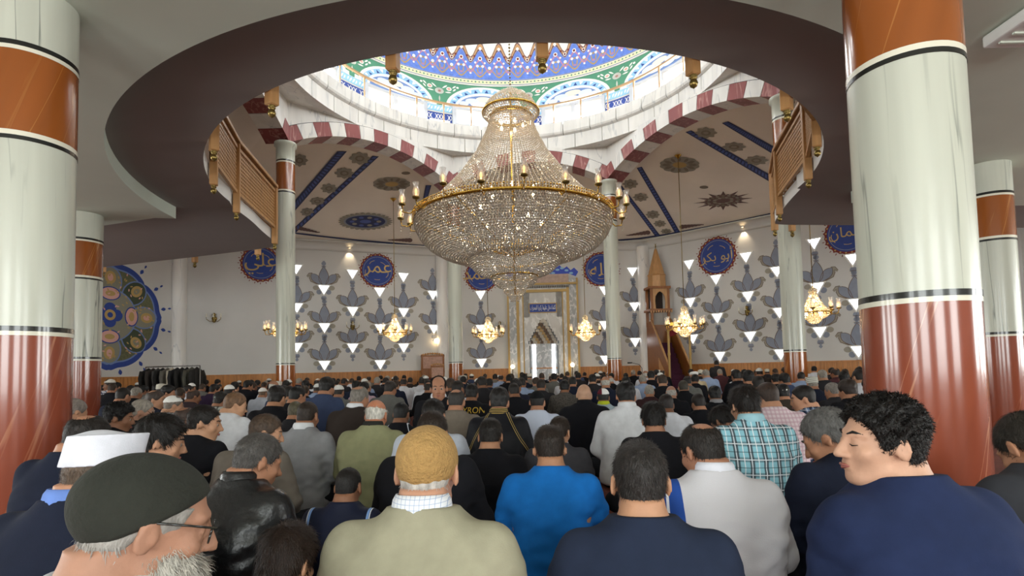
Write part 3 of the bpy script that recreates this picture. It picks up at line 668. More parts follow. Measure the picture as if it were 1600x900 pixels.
# --- great painted rosette on the left wall
w = WALL['wall_left_rear']; s, z = w.uv(171, 492); s1, z1 = w.uv(251, 492); z2 = w.uv(171, 577)[1]
RX, RZ = abs(s1 - s), abs(z - z2); F = w.F; m = MB()
def scal(k, n=160, lob=16, dep=.07, pw=.7):
    out = []
    for i in range(n):
        a = 2 * pi * i / n; r = k * (.9 + dep * abs(sin(lob * a / 4)) ** pw + .08 * max(0, cos(4 * a)) ** 10)
        out.append((s + RX * r * cos(a), z + RZ * r * sin(a)))
    return out
m.poly(scal(1.03), F, 0, .002); m.poly(scal(.93), F, 1, .005); m.poly(scal(.90), F, 2, .008)
def E_(cx, cy, rx, ry, mi, l, rot=0, n=20): m.poly([(s + RX * x, z + RZ * y) for x, y in ell(cx, cy, rx, ry, n, rot)], F, mi, l)
for k in range(8):
    a = 2 * pi * k / 8; E_(.64 * cos(a), .64 * sin(a), .27, .22, 1, .010, a); E_(.64 * cos(a), .64 * sin(a), .245, .195, 3 if k % 2 else 4, .013, a)
    E_(.7 * cos(a), .7 * sin(a), .12, .1, 5, .016, a); E_(.7 * cos(a), .7 * sin(a), .07, .05, 4 if k % 2 else 6, .019, a)
E_(0, 0, .50, .50, 1, .014, 0, 32); E_(0, 0, .475, .475, 4, .018, 0, 32)
for k in range(4):
    a = pi / 2 * k; E_(.40 * cos(a), .40 * sin(a), .13, .19, 0, .021, a); E_(.40 * cos(a), .40 * sin(a), .11, .165, 6, .024, a); E_(.40 * cos(a), .40 * sin(a), .05, .09, 5, .027, a)
    E_(.12 * cos(a), .12 * sin(a), .11, .11, 0, .026 + k * .0003)
E_(0, 0, .1, .1, 5, .030); E_(0, 0, .05, .05, 0, .032)
for k in range(120):
    a = RNG.random() * 6.283; r = .15 + .7 * RNG.random() ** .6; ax, ay = r * cos(a), r * sin(a); b = RNG.random() * 6.28
    q = petal(ax, ay, ax + .06 * cos(b), ay + .06 * sin(b), .014, 4); m.poly([(s + RX * x, z + RZ * y) for x, y in q], F, 5 if k % 3 else 6, .0285)
for k in range(16):
    a = 2 * pi * (k + .5) / 16
    for (r0, r1, ww) in ((1.02, 1.13, .035), (1.17, 1.25, .02)): m.poly([(s + RX * x, z + RZ * y) for x, y in petal(r0 * cos(a), r0 * sin(a), r1 * cos(a), r1 * sin(a), ww, 5)], F, 0, .003)
m.build('painted_rosette', [M_BLUE, mat('paint_mid_blue', '#6f86b8', .7), M_OLIVE, mat('paint_dark_green', '#3f4a36', .7), mat('paint_grey_green', '#8b8a78', .7), M_OCHRE, M_PINK], w.o)

# --- ceiling paint
m = MB()
def band_px(a0, a1, b0, b1, n=26):
    a0, a1, b0, b1 = [Vector(p) for p in (a0, a1, b0, b1)]
    A = [a0.lerp(b0, k / n) for k in range(n + 1)]; B = [a1.lerp(b1, k / n) for k in range(n + 1)]
    m.strip(A, B, FC, 0, 0)
    for k in range(n):
        c = (A[k] + A[k + 1] + B[k] + B[k + 1]) / 4; d = (A[k + 1] - A[k]) * .3; e = (B[k] - A[k]) * .26
        m.poly([c - d - e, c + d - e, c + d + e, c - d + e] if (d.x * e.y - d.y * e.x) > 0 else [c - d + e, c + d + e, c + d - e, c - d - e], FC, 1, .006)
for q in (((527, 236), (542, 236), (447, 329), (447, 345)), ((582, 243), (592, 244), (447, 367), (447, 377)), ((995, 262), (1003, 260), (1055, 364), (1062, 361)), ((965, 289), (972, 290), (1024, 369), (1032, 368)),
          ((1071, 206), (1080, 203), (1210, 288), (1210, 276)), ((1128, 192), (1138, 189), (1212, 243), (1212, 230)), ((665, 289), (674, 289), (658, 324), (664, 324))): band_px(*q)
for pl in ([(447, 362), (500, 368.5), (560, 375), (640, 382), (688, 385)], [(966, 375), (1000, 372), (1040, 366), (1100, 355), (1160, 343), (1212, 332)]):
    m.strip([(x, y + 1.3) for x, y in pl], [(x, y - 1.0) for x, y in pl], FC, 0, .001)
for (x, y, a, b) in ((562, 247, 15, 9), (538, 270, 14, 8), (514, 294, 12, 7), (496, 314, 11, 6), (480, 331, 10, 6), (985, 287, 11, 7), (1001, 308, 11, 6), (1020, 335, 10, 6), (1031, 349, 9, 5), (1041, 361, 8, 4), (1103, 207, 16, 8), (1147, 229, 17, 7), (1182, 250, 17, 7), (468, 250, 12, 9)):
    m.poly([(x + a * (1 + .14 * cos(8 * t)) * cos(t), y + b * (1 + .14 * cos(8 * t)) * sin(t)) for t in [2 * pi * k / 32 for k in range(32)]][::-1], FC, 2, .002)
    m.poly(ell(x, y, a * .5, b * .5, 12)[::-1], FC, 3, .005); m.poly(ell(x, y, a * .28, b * .28, 10)[::-1], FC, 2, .007)
for (x, y, a, b) in ((612, 287, 29, 10.5), (1062, 257, 31, 12.5)):
    m.poly([(x + a * (.95 + .07 * abs(sin(6 * t))) * cos(t), y + b * (.95 + .07 * abs(sin(6 * t))) * sin(t)) for t in [2 * pi * k / 72 for k in range(72)]][::-1], FC, 2, .003)
    for k in range(12):
        t = 2 * pi * k / 12; m.poly(petal(x + a * .4 * cos(t), y + b * .4 * sin(t), x + a * .9 * cos(t), y + b * .9 * sin(t), 2.2, 4)[::-1], FC, 3, .006)
    m.poly(ell(x, y, a * .36, b * .36, 20)[::-1], FC, 4, .010)
x, y, a, b = 571, 345.5, 42, 13.5
m.poly([(x + a * (.9 + .12 * abs(sin(14 * t))) * cos(t), y + b * (.9 + .12 * abs(sin(14 * t))) * sin(t)) for t in [2 * pi * k / 140 for k in range(140)]][::-1], FC, 2, .003)
m.poly(ell(x, y, 34, 10.4, 40)[::-1], FC, 5, .005); m.poly(ell(x, y, 31, 9.4, 40)[::-1], FC, 0, .007)
for k in range(10):
    t = 2 * pi * k / 10; m.poly(ell(x + 21 * cos(t), y + 6.2 * sin(t), 4, 1.8, 8)[::-1], FC, 1 if k % 2 else 2, .010)
m.poly(ell(x, y, 9, 2.8, 14)[::-1], FC, 1, .010)
x, y = 1130, 313
st = []
for k in range(48):
    t = 2 * pi * k / 48; r = 1.0 if k % 4 == 0 else (.66 if k % 2 == 0 else .58); px_, py_ = 47 * r * cos(t), 15 * r * sin(t); st.append((x + px_, y + py_ - px_ * .09))
m.poly(st[::-1], FC, 6, .003)
for k in range(16):
    t = 2 * pi * k / 16
    for rr in (.3, .5): px_, py_ = 47 * rr * cos(t), 15 * rr * sin(t); m.poly(ell(x + px_, y + py_ - px_ * .09, 3, 1.3, 8)[::-1], FC, 2 if k % 2 else 3, .006)
for (x0, y0, dx, dy) in ((466, 359, 1, .13), (640, 378, -1, -.1), (1012, 366, -1, .06), (1066, 357, 1, -.2)):
    for k in range(7): m.poly(ell(x0 + dx * k * 5, y0 + dy * k * 5 - 3 * (1 - k / 7), 4.5, 3.4 * (1 - k / 8), 9)[::-1], FC, 6, .0015 + .0002 * k)
for (x, y) in ((634, 270), (1100, 292)): m.poly(ell(x, y, 7, 2.4, 12)[::-1], FC, 3, .004)
cp = m.build('painted_ceiling_ornament', [M_NAVY, mat('paint_band_blue', '#4c5fa8', .6), mat('paint_stone_grey', '#989488', .75, var=.15, vscale=30), mat('paint_stone_dark', '#7f7668', .75), M_OCHRE, M_SLATE, mat('paint_umber', '#6d5450', .75, var=.3, vscale=40)])
cp.parent = cel_AB

# --- half round pilasters in the corners of the hall
for nm, p in (('trim_pilaster_left', W1), ('trim_pilaster_mid', W2), ('trim_pilaster_right', W3)):
    m = MB(); prof_n = 26; vs = []; r0 = .29
    inward = (Vector((BC.x, 12.5, 0)) - Vector((*p, 0))).normalized(); ia = atan2(inward.y, inward.x)
    for zz in (0, ZW + .02):
        for k in range(prof_n + 1):
            a = ia - 2.0 + 4.0 * k / prof_n; r = r0 * (1 if 4 < k < prof_n - 4 else .86); vs.append((p[0] + r * cos(a), p[1] + r * sin(a), zz))
    q = prof_n + 1; m.add(vs, [(i, i + 1, q + i + 1, q + i) for i in range(prof_n)], 0, False); struct(nm, m, M_MARBLE)

# ================================================================== MIHRAB
w = WALL['wall_rear']; sC = w.uv(849, 520)[0]; mi_e = empty('mihrab', w.F(sC, 0, 0), atan2(w.d.y, w.d.x)); tag(mi_e, 'tall marble mihrab niche with gilded frames and a blue inscription', 'mihrab')
def FM(x, z, l): return Vector((x, -l, z))
def mbx(nm, x0, x1, z0, z1, l0, l1, mt, par=None): return MB().box(((x0 + x1) / 2, -(l0 + l1) / 2, (z0 + z1) / 2), (x1 - x0, l1 - l0, z1 - z0)).build(nm, mt, par or mi_e)
M_PALEM = marble('pale_grey_marble', '#c4c3be', '#e9e8e4', .3, 4, 2, .06, False, .5, .2, .7, .42)
for sg in (-1, 1):
    X = lambda a, b: sorted((sg * a, sg * b))
    mbx('gold_edge', *X(1.49, 1.57), 0, 5.0, 0, .22, M_OCHRE); mbx('grey_marble_pilaster', *X(1.17, 1.49), 0, 4.95, 0, .20, M_GREYM); mbx('gold_edge', *X(1.05, 1.17), 0, 4.6, 0, .24, M_OCHRE)
    mbx('inner_pilaster', *X(.9, 1.05), 0, 4.5, 0, .20, M_PALEM); mbx('gold_bead', *X(.85, .9), 0, 4.45, 0, .23, M_OCHRE); mbx('jamb', *X(.58, .85), 0, 4.4, 0, .18, M_PALEM)
    mbx('dark_colonnette', *X(.575, .63), 0, 2.05, .18, .24, M_BLACK)
    mbx('lit_strip', *X(.36, .5), .1, 2.1, .03, .06, mat('lit_glass_strip', '#ffffff', .4, emit='#f2f6ff', estr=3.5))
mbx('head_panel', -.85, .85, 3.05, 4.4, 0, .18, M_PALEM); mbx('gold_lintel', -1.17, 1.17, 4.4, 4.52, 0, .25, M_OCHRE); mbx('upper_frieze', -1.17, 1.17, 4.52, 4.72, 0, .22, M_PALEM)
g = MB()
for k in range(30): g.box((-1.13 + k * .078, -.26, 4.63), (.045, .06, .09))
tag(g.build('dentil_row', mat('dark_bronze', '#4b4338', .5), mi_e), kind='stuff')
mbx('cornice', -1.5, 1.5, 4.72, 4.80, 0, .30, M_OCHRE); mbx('crest_panel', -1.17, 1.17, 4.8, 5.2, 0, .16, mat('rosy_stone', '#b9a193', .6, var=.15, vscale=8))
mbx('niche_back', -.58, .58, 0, 3.05, 0, .03, M_GREYM)
pn = mbx('inscription_panel', -.62, .62, 3.48, 3.92, .18, .21, M_BLUE)
vs, fs = text_mesh(shaped('كلما') + ' ' + shaped('دخل')[::1], .1); 
line_ = ' '.join(shaped(x) for x in 'كلما دخل عليها زكريا المحراب'.split()[::-1])
vs, fs = text_mesh(line_, .22)
if vs:
    xs = [v[0] for v in vs]; kx = 1.12 / (max(xs) - min(xs)); t = MB(); t.add([FM(x * kx, 3.70 + y * 1.25, .214) for x, y in vs], fs); t.build('white_lettering', M_PWHITE, pn)
m = MB(); m.strip([(-.62, 3.48), (.62, 3.48), (.62, 3.92), (-.62, 3.92)], [(-.58, 3.52), (.58, 3.52), (.58, 3.88), (-.58, 3.88)], FM, 0, .216, True); m.build('panel_border', M_OCHRE, pn)
# stalactite hood: rows of small pointed cells, stepping in to the apex
M_MUQ = [mat('hood_brown', '#5e4a3a', .6), mat('hood_stone', '#b9b2a4', .6), mat('hood_gold', '#a88a55', .5)]
outl = []
for r in range(8):
    zz = 2.15 + r * .13; hw = .60 - .062 * r - (.02 if r % 2 else 0); nc = max(1, 8 - r); dep = .06 + .025 * r
    for k in range(nc):
        cx = -hw + 2 * hw * (k + .5) / nc; ww = hw / nc * .9
        mu = MB(); q = [(cx - ww, zz - .02), (cx + ww, zz - .02), (cx + ww, zz + .07), (cx, zz + .18), (cx - ww, zz + .07)]
        mu.prism(q, lambda x, z, l: Vector((x, -l, z)), dep, 0); mu.build('stalactite_cell', M_MUQ[(r + k) % 3], mi_e)
m = MB()
st = []
for r in range(8):
    hw = .60 - .07 * r; zz = 2.1 + r * .13; st += [(hw + .03, zz), (hw + .03, zz + .13)]
path = [(x, z) for x, z in st] + [(-x, z) for x, z in st[::-1]]
m.strip(path, [(x * 1.07, z + .02) for x, z in path], FM, 0, .19); m.build('stepped_outline', M_BLACK, mi_e)
m = MB()
for sg in (-1, 1):
    q = [(sg * x, z) for x, z in ((.85, 3.05), (.60, 2.1), (.60, 2.3), (.05, 3.1), (.05, 3.2))]
q = [(-.85, 3.05), (-.85, 2.1), (-.64, 2.1)] + [(x, z) for x, z in [(-a, b) for a, b in st]] + [(a, b) for a, b in st[::-1]] + [(.64, 2.1), (.85, 2.1), (.85, 3.05)]
q2 = [(-.85, 3.3), (-.85, 2.1)] + [(-a, b) for a, b in st] + [(a, b) for a, b in st[::-1]] + [(.85, 2.1), (.85, 3.3)]
m.poly(q2, FM, 0, .182); m.build('spandrel_panel', M_PALEM, mi_e)
# painted blue drapery above the mihrab
m = MB(); q = [(-1.6, 5.0)] + [(-1.6 + .32 * k + .16 * j, 5.25 + .25 * sin(pi * k / 10) + (.16 if j else .05)) for k in range(10) for j in (0, 1)] + [(1.62, 5.3), (1.5, 5.1), (1.2, 5.22), (0, 5.22), (-1.2, 5.22)]
m.poly([(x, z) for x, z in q], lambda x, z, l: w.F(sC + x, z, .004 + l), 0)
for k in range(14): m.poly(ell(-1.3 + .2 * k, 5.36 + .12 * sin(k * 1.3), .09, .05, 10), lambda x, z, l: w.F(sC + x, z, .008 + l), 1)
m.build('painted_blue_crest', [mat('paint_vivid_blue', '#3c55c0', .6), M_LTBLUE], w.o)
# globe lamps on slim posts beside the mihrab
for (u, v, lb) in ((801, 573, 'small white globe lamp on a slim post left of the mihrab'), (894.5, 570, 'small white globe lamp on a slim post right of the mihrab')):
    p = at_depth(u, v, w.F(sC + (u - 849) / 35, 0, 0).y - .5); e = empty('globe_lamp', (p.x, p.y, 0)); tag(e, lb, 'lamp', 'globe lamps by the mihrab')
    MB().lathe([(.1, 0), (.1, .02), (.02, .04), (.015, p.z - .1), (.03, p.z - .09)], 12).build('post', M_BRASS, e)
    MB().lathe([(.001, -.09), (.05, -.075), (.085, -.03), (.09, 0), (.085, .03), (.05, .075), (.001, .09)], 14, (0, 0, p.z)).build('globe', M_BULB, e)

# ================================================================== MINBAR
bx_, by_ = 6.42, 20.9
mn = empty('minbar', (bx_, by_, 0), radians(5)); tag(mn, 'carved wooden minbar with pointed spire and carpeted steps right of the mihrab', 'pulpit')
def nb(nm, x0, x1, y0, y1, z0, z1, mt=M_DARKWOOD, par=None): return MB().box(((x0 + x1) / 2, (y0 + y1) / 2, (z0 + z1) / 2), (x1 - x0, y1 - y0, z1 - z0)).build(nm, mt, par or mn)
M_PURPLE = mat('purple_carpet', '#4b2038', .95, var=.15, vscale=20)
for k in range(9): nb('step', -.36, .36, .1 + k * .19, .1 + (k + 1) * .19 + .02, 0, .22 * (k + 1), M_PURPLE)
for sg in (-1, 1):
    m = MB(); P = lambda y, z, l: Vector((sg * (.38 + l), y, z)); q = [(0.05, 0), (2.3, 0), (2.3, 2.9), (1.85, 2.9), (0.05, 1.0)]
    m.prism(q, P, .06); so = m.build('side_panel', M_DARKWOOD, mn)
    m = MB(); m.tube([(sg * .42, .05, 1.05), (sg * .42, 1.85, 2.98)], .045, 8); m.build('handrail', M_WOOD, so)
    m = MB(); q = [(.35, .25), (1.0, .25), (1.0, 1.35), (.35, .75)]; m.prism(q, lambda y, z, l: Vector((sg * (.445 + l), y, z)), .02); m.build('inset_panel', M_WOOD, so)
    m = MB(); m.lathe([(.055, 0), (.055, .1), (.04, .16), (.045, 1.4), (.06, 1.46), (.045, 1.55), (.045, 2.3), (.07, 2.4)], 12, (sg * .42, -.02, 0)); m.build('gate_post', M_OCHRE, mn)
nb('gate_lintel', -.5, .5, -.08, .06, 2.38, 2.56); nb('gate_crest', -.42, .42, -.05, .03, 2.56, 2.68, M_GOLD)
m = MB(); m.strip([(-.38 + .76 * k / 12, 2.38) for k in range(13)], [(-.38 + .76 * k / 12, 2.30 - .16 * abs(cos(pi * k / 12))) for k in range(13)], lambda x, z, l: Vector((x, -.03, z))); m.build('red_valance', mat('red_cloth', '#6e1620', .9), mn)
nb('pulpit_base', -.40, .40, 1.85, 2.5, 0, 2.75)
nb('pulpit_floor', -.48, .48, 1.75, 2.55, 3.32, 3.42)
g = MB()
for k in range(9): g.box((-.44 + k * .11, 1.74, 3.3), (.05, .03, .09))
tag(g.build('dentil_row', M_WOOD, mn), kind='stuff')
for sx in (-.36, .36):
    for sy in (1.87, 2.45): nb('corner_post', sx - .05, sx + .05, sy - .05, sy + .05, 2.7, 4.3)
m = MB(); arch = [(-.31, 3.42), (-.31, 4.28), (.31, 4.28), (.31, 3.42), (.2, 3.42), (.22, 3.75), (.2, 3.95), (.1, 4.1), (0, 4.16), (-.1, 4.1), (-.2, 3.95), (-.22, 3.75), (-.2, 3.42)]
m.prism([(x, z) for x, z in arch[::-1]], lambda x, z, l: Vector((x, 1.86 - l, z)), .03); m.build('arched_opening', M_WOOD, mn)
nb('dark_interior', -.31, .31, 2.38, 2.44, 3.42, 4.28, mat('interior_shade', '#2a190f', .6))  # dark panel, painted in for the shade inside the pulpit opening
nb('canopy_cornice', -.46, .46, 1.78, 2.54, 4.28, 4.38)
m = MB(); M8 = Matrix.Rotation(pi / 8, 3, 'Z'); m.lathe([(.40, 4.38), (.38, 4.85), (.41, 4.88), (.36, 4.92), (.2, 5.5), (.06, 6.0), (.02, 6.05)], 8, (0, 2.16, 0), 0, False); m.build('spire', M_WOOD, mn)
m = MB(); m.lathe([(.015, 6.04), (.02, 6.1), (.04, 6.13), (.015, 6.17), (.03, 6.2), (.01, 6.23)], 10, (0, 2.16, 0)); m.strip(ell(0, 6.29, .055, .055, 14, 0, -1.2 + pi / 2 + pi, pi / 2 + pi + 1.2 + 0.0), ell(0, 6.30, .05, .05, 14, 0, -1.2 + pi / 2 + pi, pi / 2 + pi + 1.2), lambda x, z, l: Vector((x, 2.16, z))); m.build('crescent_finial', M_BRASS, mn)

# ================================================================== PREACHING CHAIR
p = WALL['wall_rear_left'].F(WALL['wall_rear_left'].uv(672, 590)[0], 0, .75); kc = empty('preaching_chair', (p.x, p.y, 0), radians(12)); tag(kc, 'raised carved wooden preaching chair with rose panels left of the slim column', 'chair')
def kb(nm, x0, x1, y0, y1, z0, z1, mt=M_DARKWOOD, par=None): return MB().box(((x0 + x1) / 2, (y0 + y1) / 2, (z0 + z1) / 2), (x1 - x0, y1 - y0, z1 - z0)).build(nm, mt, par or kc)
M_ROSE = mat('rose_panel', '#b08a78', .5, var=.2, vscale=14)
kb('platform', -.5, .5, -.4, .4, 0, .55); kb('seat', -.45, .45, -.2, .35, .55, .75, M_DARKRED); bk = kb('backrest', -.5, .5, .33, .4, .55, 1.72); kb('back_panel', -.42, .42, .318, .33, 1.15, 1.66, M_ROSE, bk)
fr = kb('front_desk', -.14, .42, -.42, -.36, .0, 1.25); kb('desk_panel', -.1, .38, -.435, -.42, .55, 1.18, M_ROSE, fr)
for sx in (-.47, .47): m = MB(); m.lathe([(.04, .5), (.03, .8), (.045, 1.0), (.03, 1.6), (.05, 1.7), (.02, 1.76)], 10, (sx, .36, 0)); m.build('post', M_DARKWOOD, kc)
m = MB()
for k in range(9): m.lathe([(.001, -.05), (.05, -.02), (.05, .02), (.001, .06)], 8, (-.4 + k * .1, .365, 1.74 + .05 * sin(pi * k / 8)))
m.build('carved_crest', M_WOOD, kc)
m = MB()
for k in range(7): m.lathe([(.001, -.04), (.04, -.01), (.04, .02), (.001, .05)], 8, (-.1 + k * .08, -.39, 1.27 + .05 * sin(pi * k / 6)))
m.build('carved_desk_crest', M_WOOD, kc)

# ================================================================== COAT RACK
q0, q1 = at_depth(232, 573, 16.6), at_depth(308, 572, 16.2); dv = (q1 - q0).normalized(); zr = (q0.z + q1.z) / 2
cr = empty('coat_rack', (q0 + q1) / 2 - Vector((0, 0, zr)), atan2(dv.y, dv.x)); tag(cr, 'metal clothes rail with coats standing by the left wall', 'clothes rack'); hw = (q1 - q0).length / 2 + .1
M_STEEL = mat('steel', '#8c8a86', .3, metal=.8)
MB().tube([(-hw, 0, zr), (hw, 0, zr)], .018, 8).build('rail', M_STEEL, cr)
for sx in (-1, 1):
    MB().tube([(sx * hw, 0, .03), (sx * hw, 0, zr)], .018, 8).build('upright', M_STEEL, cr); MB().tube([(sx * hw, -.25, .03), (sx * hw, .25, .03)], .018, 8).build('foot', M_STEEL, cr)
coats = [('#15120f', 'black'), ('#2b2420', 'dark brown'), ('#403f3d', 'charcoal'), ('#12110f', 'jet black'), ('#5b574f', 'stone grey'), ('#b3aa97', 'cream'), ('#1a191b', 'ink black'), ('#1f1d1a', 'soot black'), ('#121212', 'very dark'), ('#4d4b41', 'olive grey'), ('#211f1c', 'umber black')]
for k, (c, nmc) in enumerate(coats):
    x = -hw * .98 + (k + .5) * 2 * hw * .98 / len(coats); rz = atan2(dv.y, dv.x); m = MB(); L_ = .82 + .14 * ((k * 7) % 5) / 4
    lay = [(0, .02, .02), (-.03, .06, .035), (-.07, .16, .06), (-.13, .23, .075), (-.3, .24, .07), (-.6, .25, .075), (-L_, .27, .08)]
    vs = []; nn_ = 20
    for (z, ry, rx) in lay:
        for i in range(nn_): a = 2 * pi * i / nn_; f = 1 + .13 * sin(5 * a + k) * min(1, -z * 2); vs.append((rx * cos(a) * f, ry * sin(a) * f, z))
    m.add(vs, [(j * nn_ + i, j * nn_ + (i + 1) % nn_, (j + 1) * nn_ + (i + 1) % nn_, (j + 1) * nn_ + i) for j in range(len(lay) - 1) for i in range(nn_)], 0, True)
    wp = cr.location + Vector((cos(rz), sin(rz), 0)) * x + Vector((0, 0, zr - .04))
    e = empty('coat', wp, rz + (k % 3 - 1) * .25); body = m.build('coat_body', mat('coat_' + nmc.replace(' ', '_'), c, .9, var=.2, vscale=12), e)
    for sg in (-1, 1):
        m = MB(); m.tube([(0, sg * .2, -.1), (.03, sg * .25, -.3), (.06, sg * .24, -.62)], [.055, .06, .05], 10); m.build('sleeve', body.data.materials[0], e)
    MB().tube([(0, 0, .0), (0, 0, .05), (.0, .02, .065)], .006, 6).build('hanger_hook', M_STEEL, e)
    tag(e, f'{nmc} coat hanging on the rail, {"leftmost" if k == 0 else "rightmost" if k == len(coats) - 1 else ["second", "third", "fourth", "fifth", "sixth", "seventh", "eighth", "ninth", "tenth"][k - 1] + " from left"}', 'coat', 'coats on the rail')

# ================================================================== SCONCES AND SPOT LAMPS
def sconce(u, v, label):
    w = wall_at(u); s, z = w.uv(u, v); e = empty('wall_sconce', w.F(s, z, 0), atan2(w.d.y, w.d.x)); tag(e, label, 'sconce', 'brass wall sconces')
    MB().lathe([(.001, .05), (.05, .04), (.09, .01), (.1, 0)], 14, (0, 0, 0), 0, True, 0, 2 * pi, Matrix.Rotation(pi / 2, 3, 'X')).build('back_plate', M_BRASS, e)
    MB().lathe([(.02, -.16), (.07, -.13), (.03, -.05), (.04, .1), (.07, .16), (.03, .22)], 10, (0, -.07, 0)).build('stem', M_BRASS, e)
    for sg in (-1, 0, 1):
        m = MB(); m.tube([(0, -.06, -.08), (sg * .14, -.14, -.12), (sg * .25, -.2 - .05 * (sg == 0), -.03), (sg * .25, -.2 - .05 * (sg == 0), .04)], .012, 6); a = m.build('arm', M_BRASS, e)
        MB().lathe([(.02, .04), (.05, .06), (.02, .07), (.015, .16), (.001, .2)], 10, (sg * .25, -.2 - .05 * (sg == 0), 0)).build('candle_cup', M_CREAM, a)
sconce(335, 498, 'brass wall sconce on the bare wall right of the coat rail')
sconce(551, 510, 'brass wall sconce among tulips left of the first small chandelier')
sconce(781, 510, 'brass wall sconce just left of the mihrab frame')
sconce(1168, 487, 'brass wall sconce among tulips right of the minbar')
w = wall_at(681); s, z = w.uv(681, 533); p = w.F(s, z, .15); e = empty('wall_globe_light', p); tag(e, 'round glowing wall light above the preaching chair', 'lamp')
MB().lathe([(.001, -.11), (.07, -.09), (.11, 0), (.07, .09), (.001, .11)], 14).build('globe', M_BULB, e); MB().box((0, .1, 0), (.06, .1, .06)).build('bracket', M_BRASS, e)
for (u, v, lb) in ((546, 391, 'small recessed spot lamp over the blue roundel at left'), (1162, 360, 'small recessed spot lamp over the blue roundel at right')):
    w = wall_at(u); s, z = w.uv(u, v); p = w.F(s, ZW + .04, .12); e = empty('spot_lamp', p); tag(e, lb, 'lamp', 'recessed spot lamps')
    MB().lathe([(.0, -.02), (.045, -.02)], 12).build('lens', M_BULB, e); MB().lathe([(.045, -.03), (.07, -.03), (.07, .03)], 12).build('housing', M_WHITE, e)
    l = bpy.data.lights.new('spot_lamp_light', 'SPOT'); l.energy = 25; l.color = WARM; l.spot_size = radians(75); l.spot_blend = .8; lo = bpy.data.objects.new('spot_lamp_light', l); COL.objects.link(lo); lo.location = p + Vector((0, 0, -.06))
    lo.rotation_euler = (-(w.n * .25) + Vector((0, 0, -1))).to_track_quat('-Z', 'Y').to_euler()
# microphone on a boom stand before the minbar
p = at_depth(1003, 575, 20.0); e = empty('microphone_stand', (p.x, p.y, 0)); tag(e, 'thin black boom microphone stand left of the minbar', 'microphone')
MB().tube([(0, 0, .02), (0, 0, p.z)], .012, 6).build('pole', M_BLACK, e); MB().tube([(0, 0, p.z), (-.1, 0, p.z + .13), (-.36, 0, p.z + .2)], .01, 6).build('boom', M_BLACK, e)
MB().lathe([(.001, -.08), (.02, -.07), (.025, .04), (.03, .08), (.001, .12)], 10, (-.42, 0, p.z + .2), 0, True, 0, 2 * pi, Matrix.Rotation(-pi / 2, 3, 'Y')).build('microphone', M_BLACK, e); MB().lathe([(.16, 0), (.16, .02), (.02, .03)], 14).build('base', M_BLACK, e)
for k in range(1): pass

# ================================================================== CHANDELIERS
def crystal(name, col, tr, em=0.0):
    m = bpy.data.materials.new(name); m.use_nodes = True; nt = m.node_tree; nt.nodes.clear(); out = nd(nt, 'ShaderNodeOutputMaterial')
    gl = nd(nt, 'ShaderNodeBsdfGlossy'); gl.inputs['Roughness'].default_value = .08; gl.inputs['Color'].default_value = (.95, .93, .89, 1)
    tl = nd(nt, 'ShaderNodeBsdfTranslucent'); tl.inputs['Color'].default_value = (*col, 1); df = nd(nt, 'ShaderNodeBsdfDiffuse'); df.inputs['Color'].default_value = (*col, 1)
    tp = nd(nt, 'ShaderNodeBsdfTransparent'); a = nd(nt, 'ShaderNodeMixShader'); b = nd(nt, 'ShaderNodeMixShader'); c = nd(nt, 'ShaderNodeMixShader')
    a.inputs[0].default_value = .5; b.inputs[0].default_value = .38; c.inputs[0].default_value = tr; L = nt.links.new
    L(df.outputs[0], a.inputs[1]); L(tl.outputs[0], a.inputs[2]); L(a.outputs[0], b.inputs[1]); L(gl.outputs[0], b.inputs[2]); L(b.outputs[0], c.inputs[1]); L(tp.outputs[0], c.inputs[2]); L(c.outputs[0], out.inputs[0]); return m
M_CRYS = crystal('crystal_bead', (.62, .57, .49), .01); M_CRYS2 = crystal('crystal_drop', (.80, .71, .57), .10)
M_GLASS = crystal('chimney_glass', (.95, .93, .9), .55)
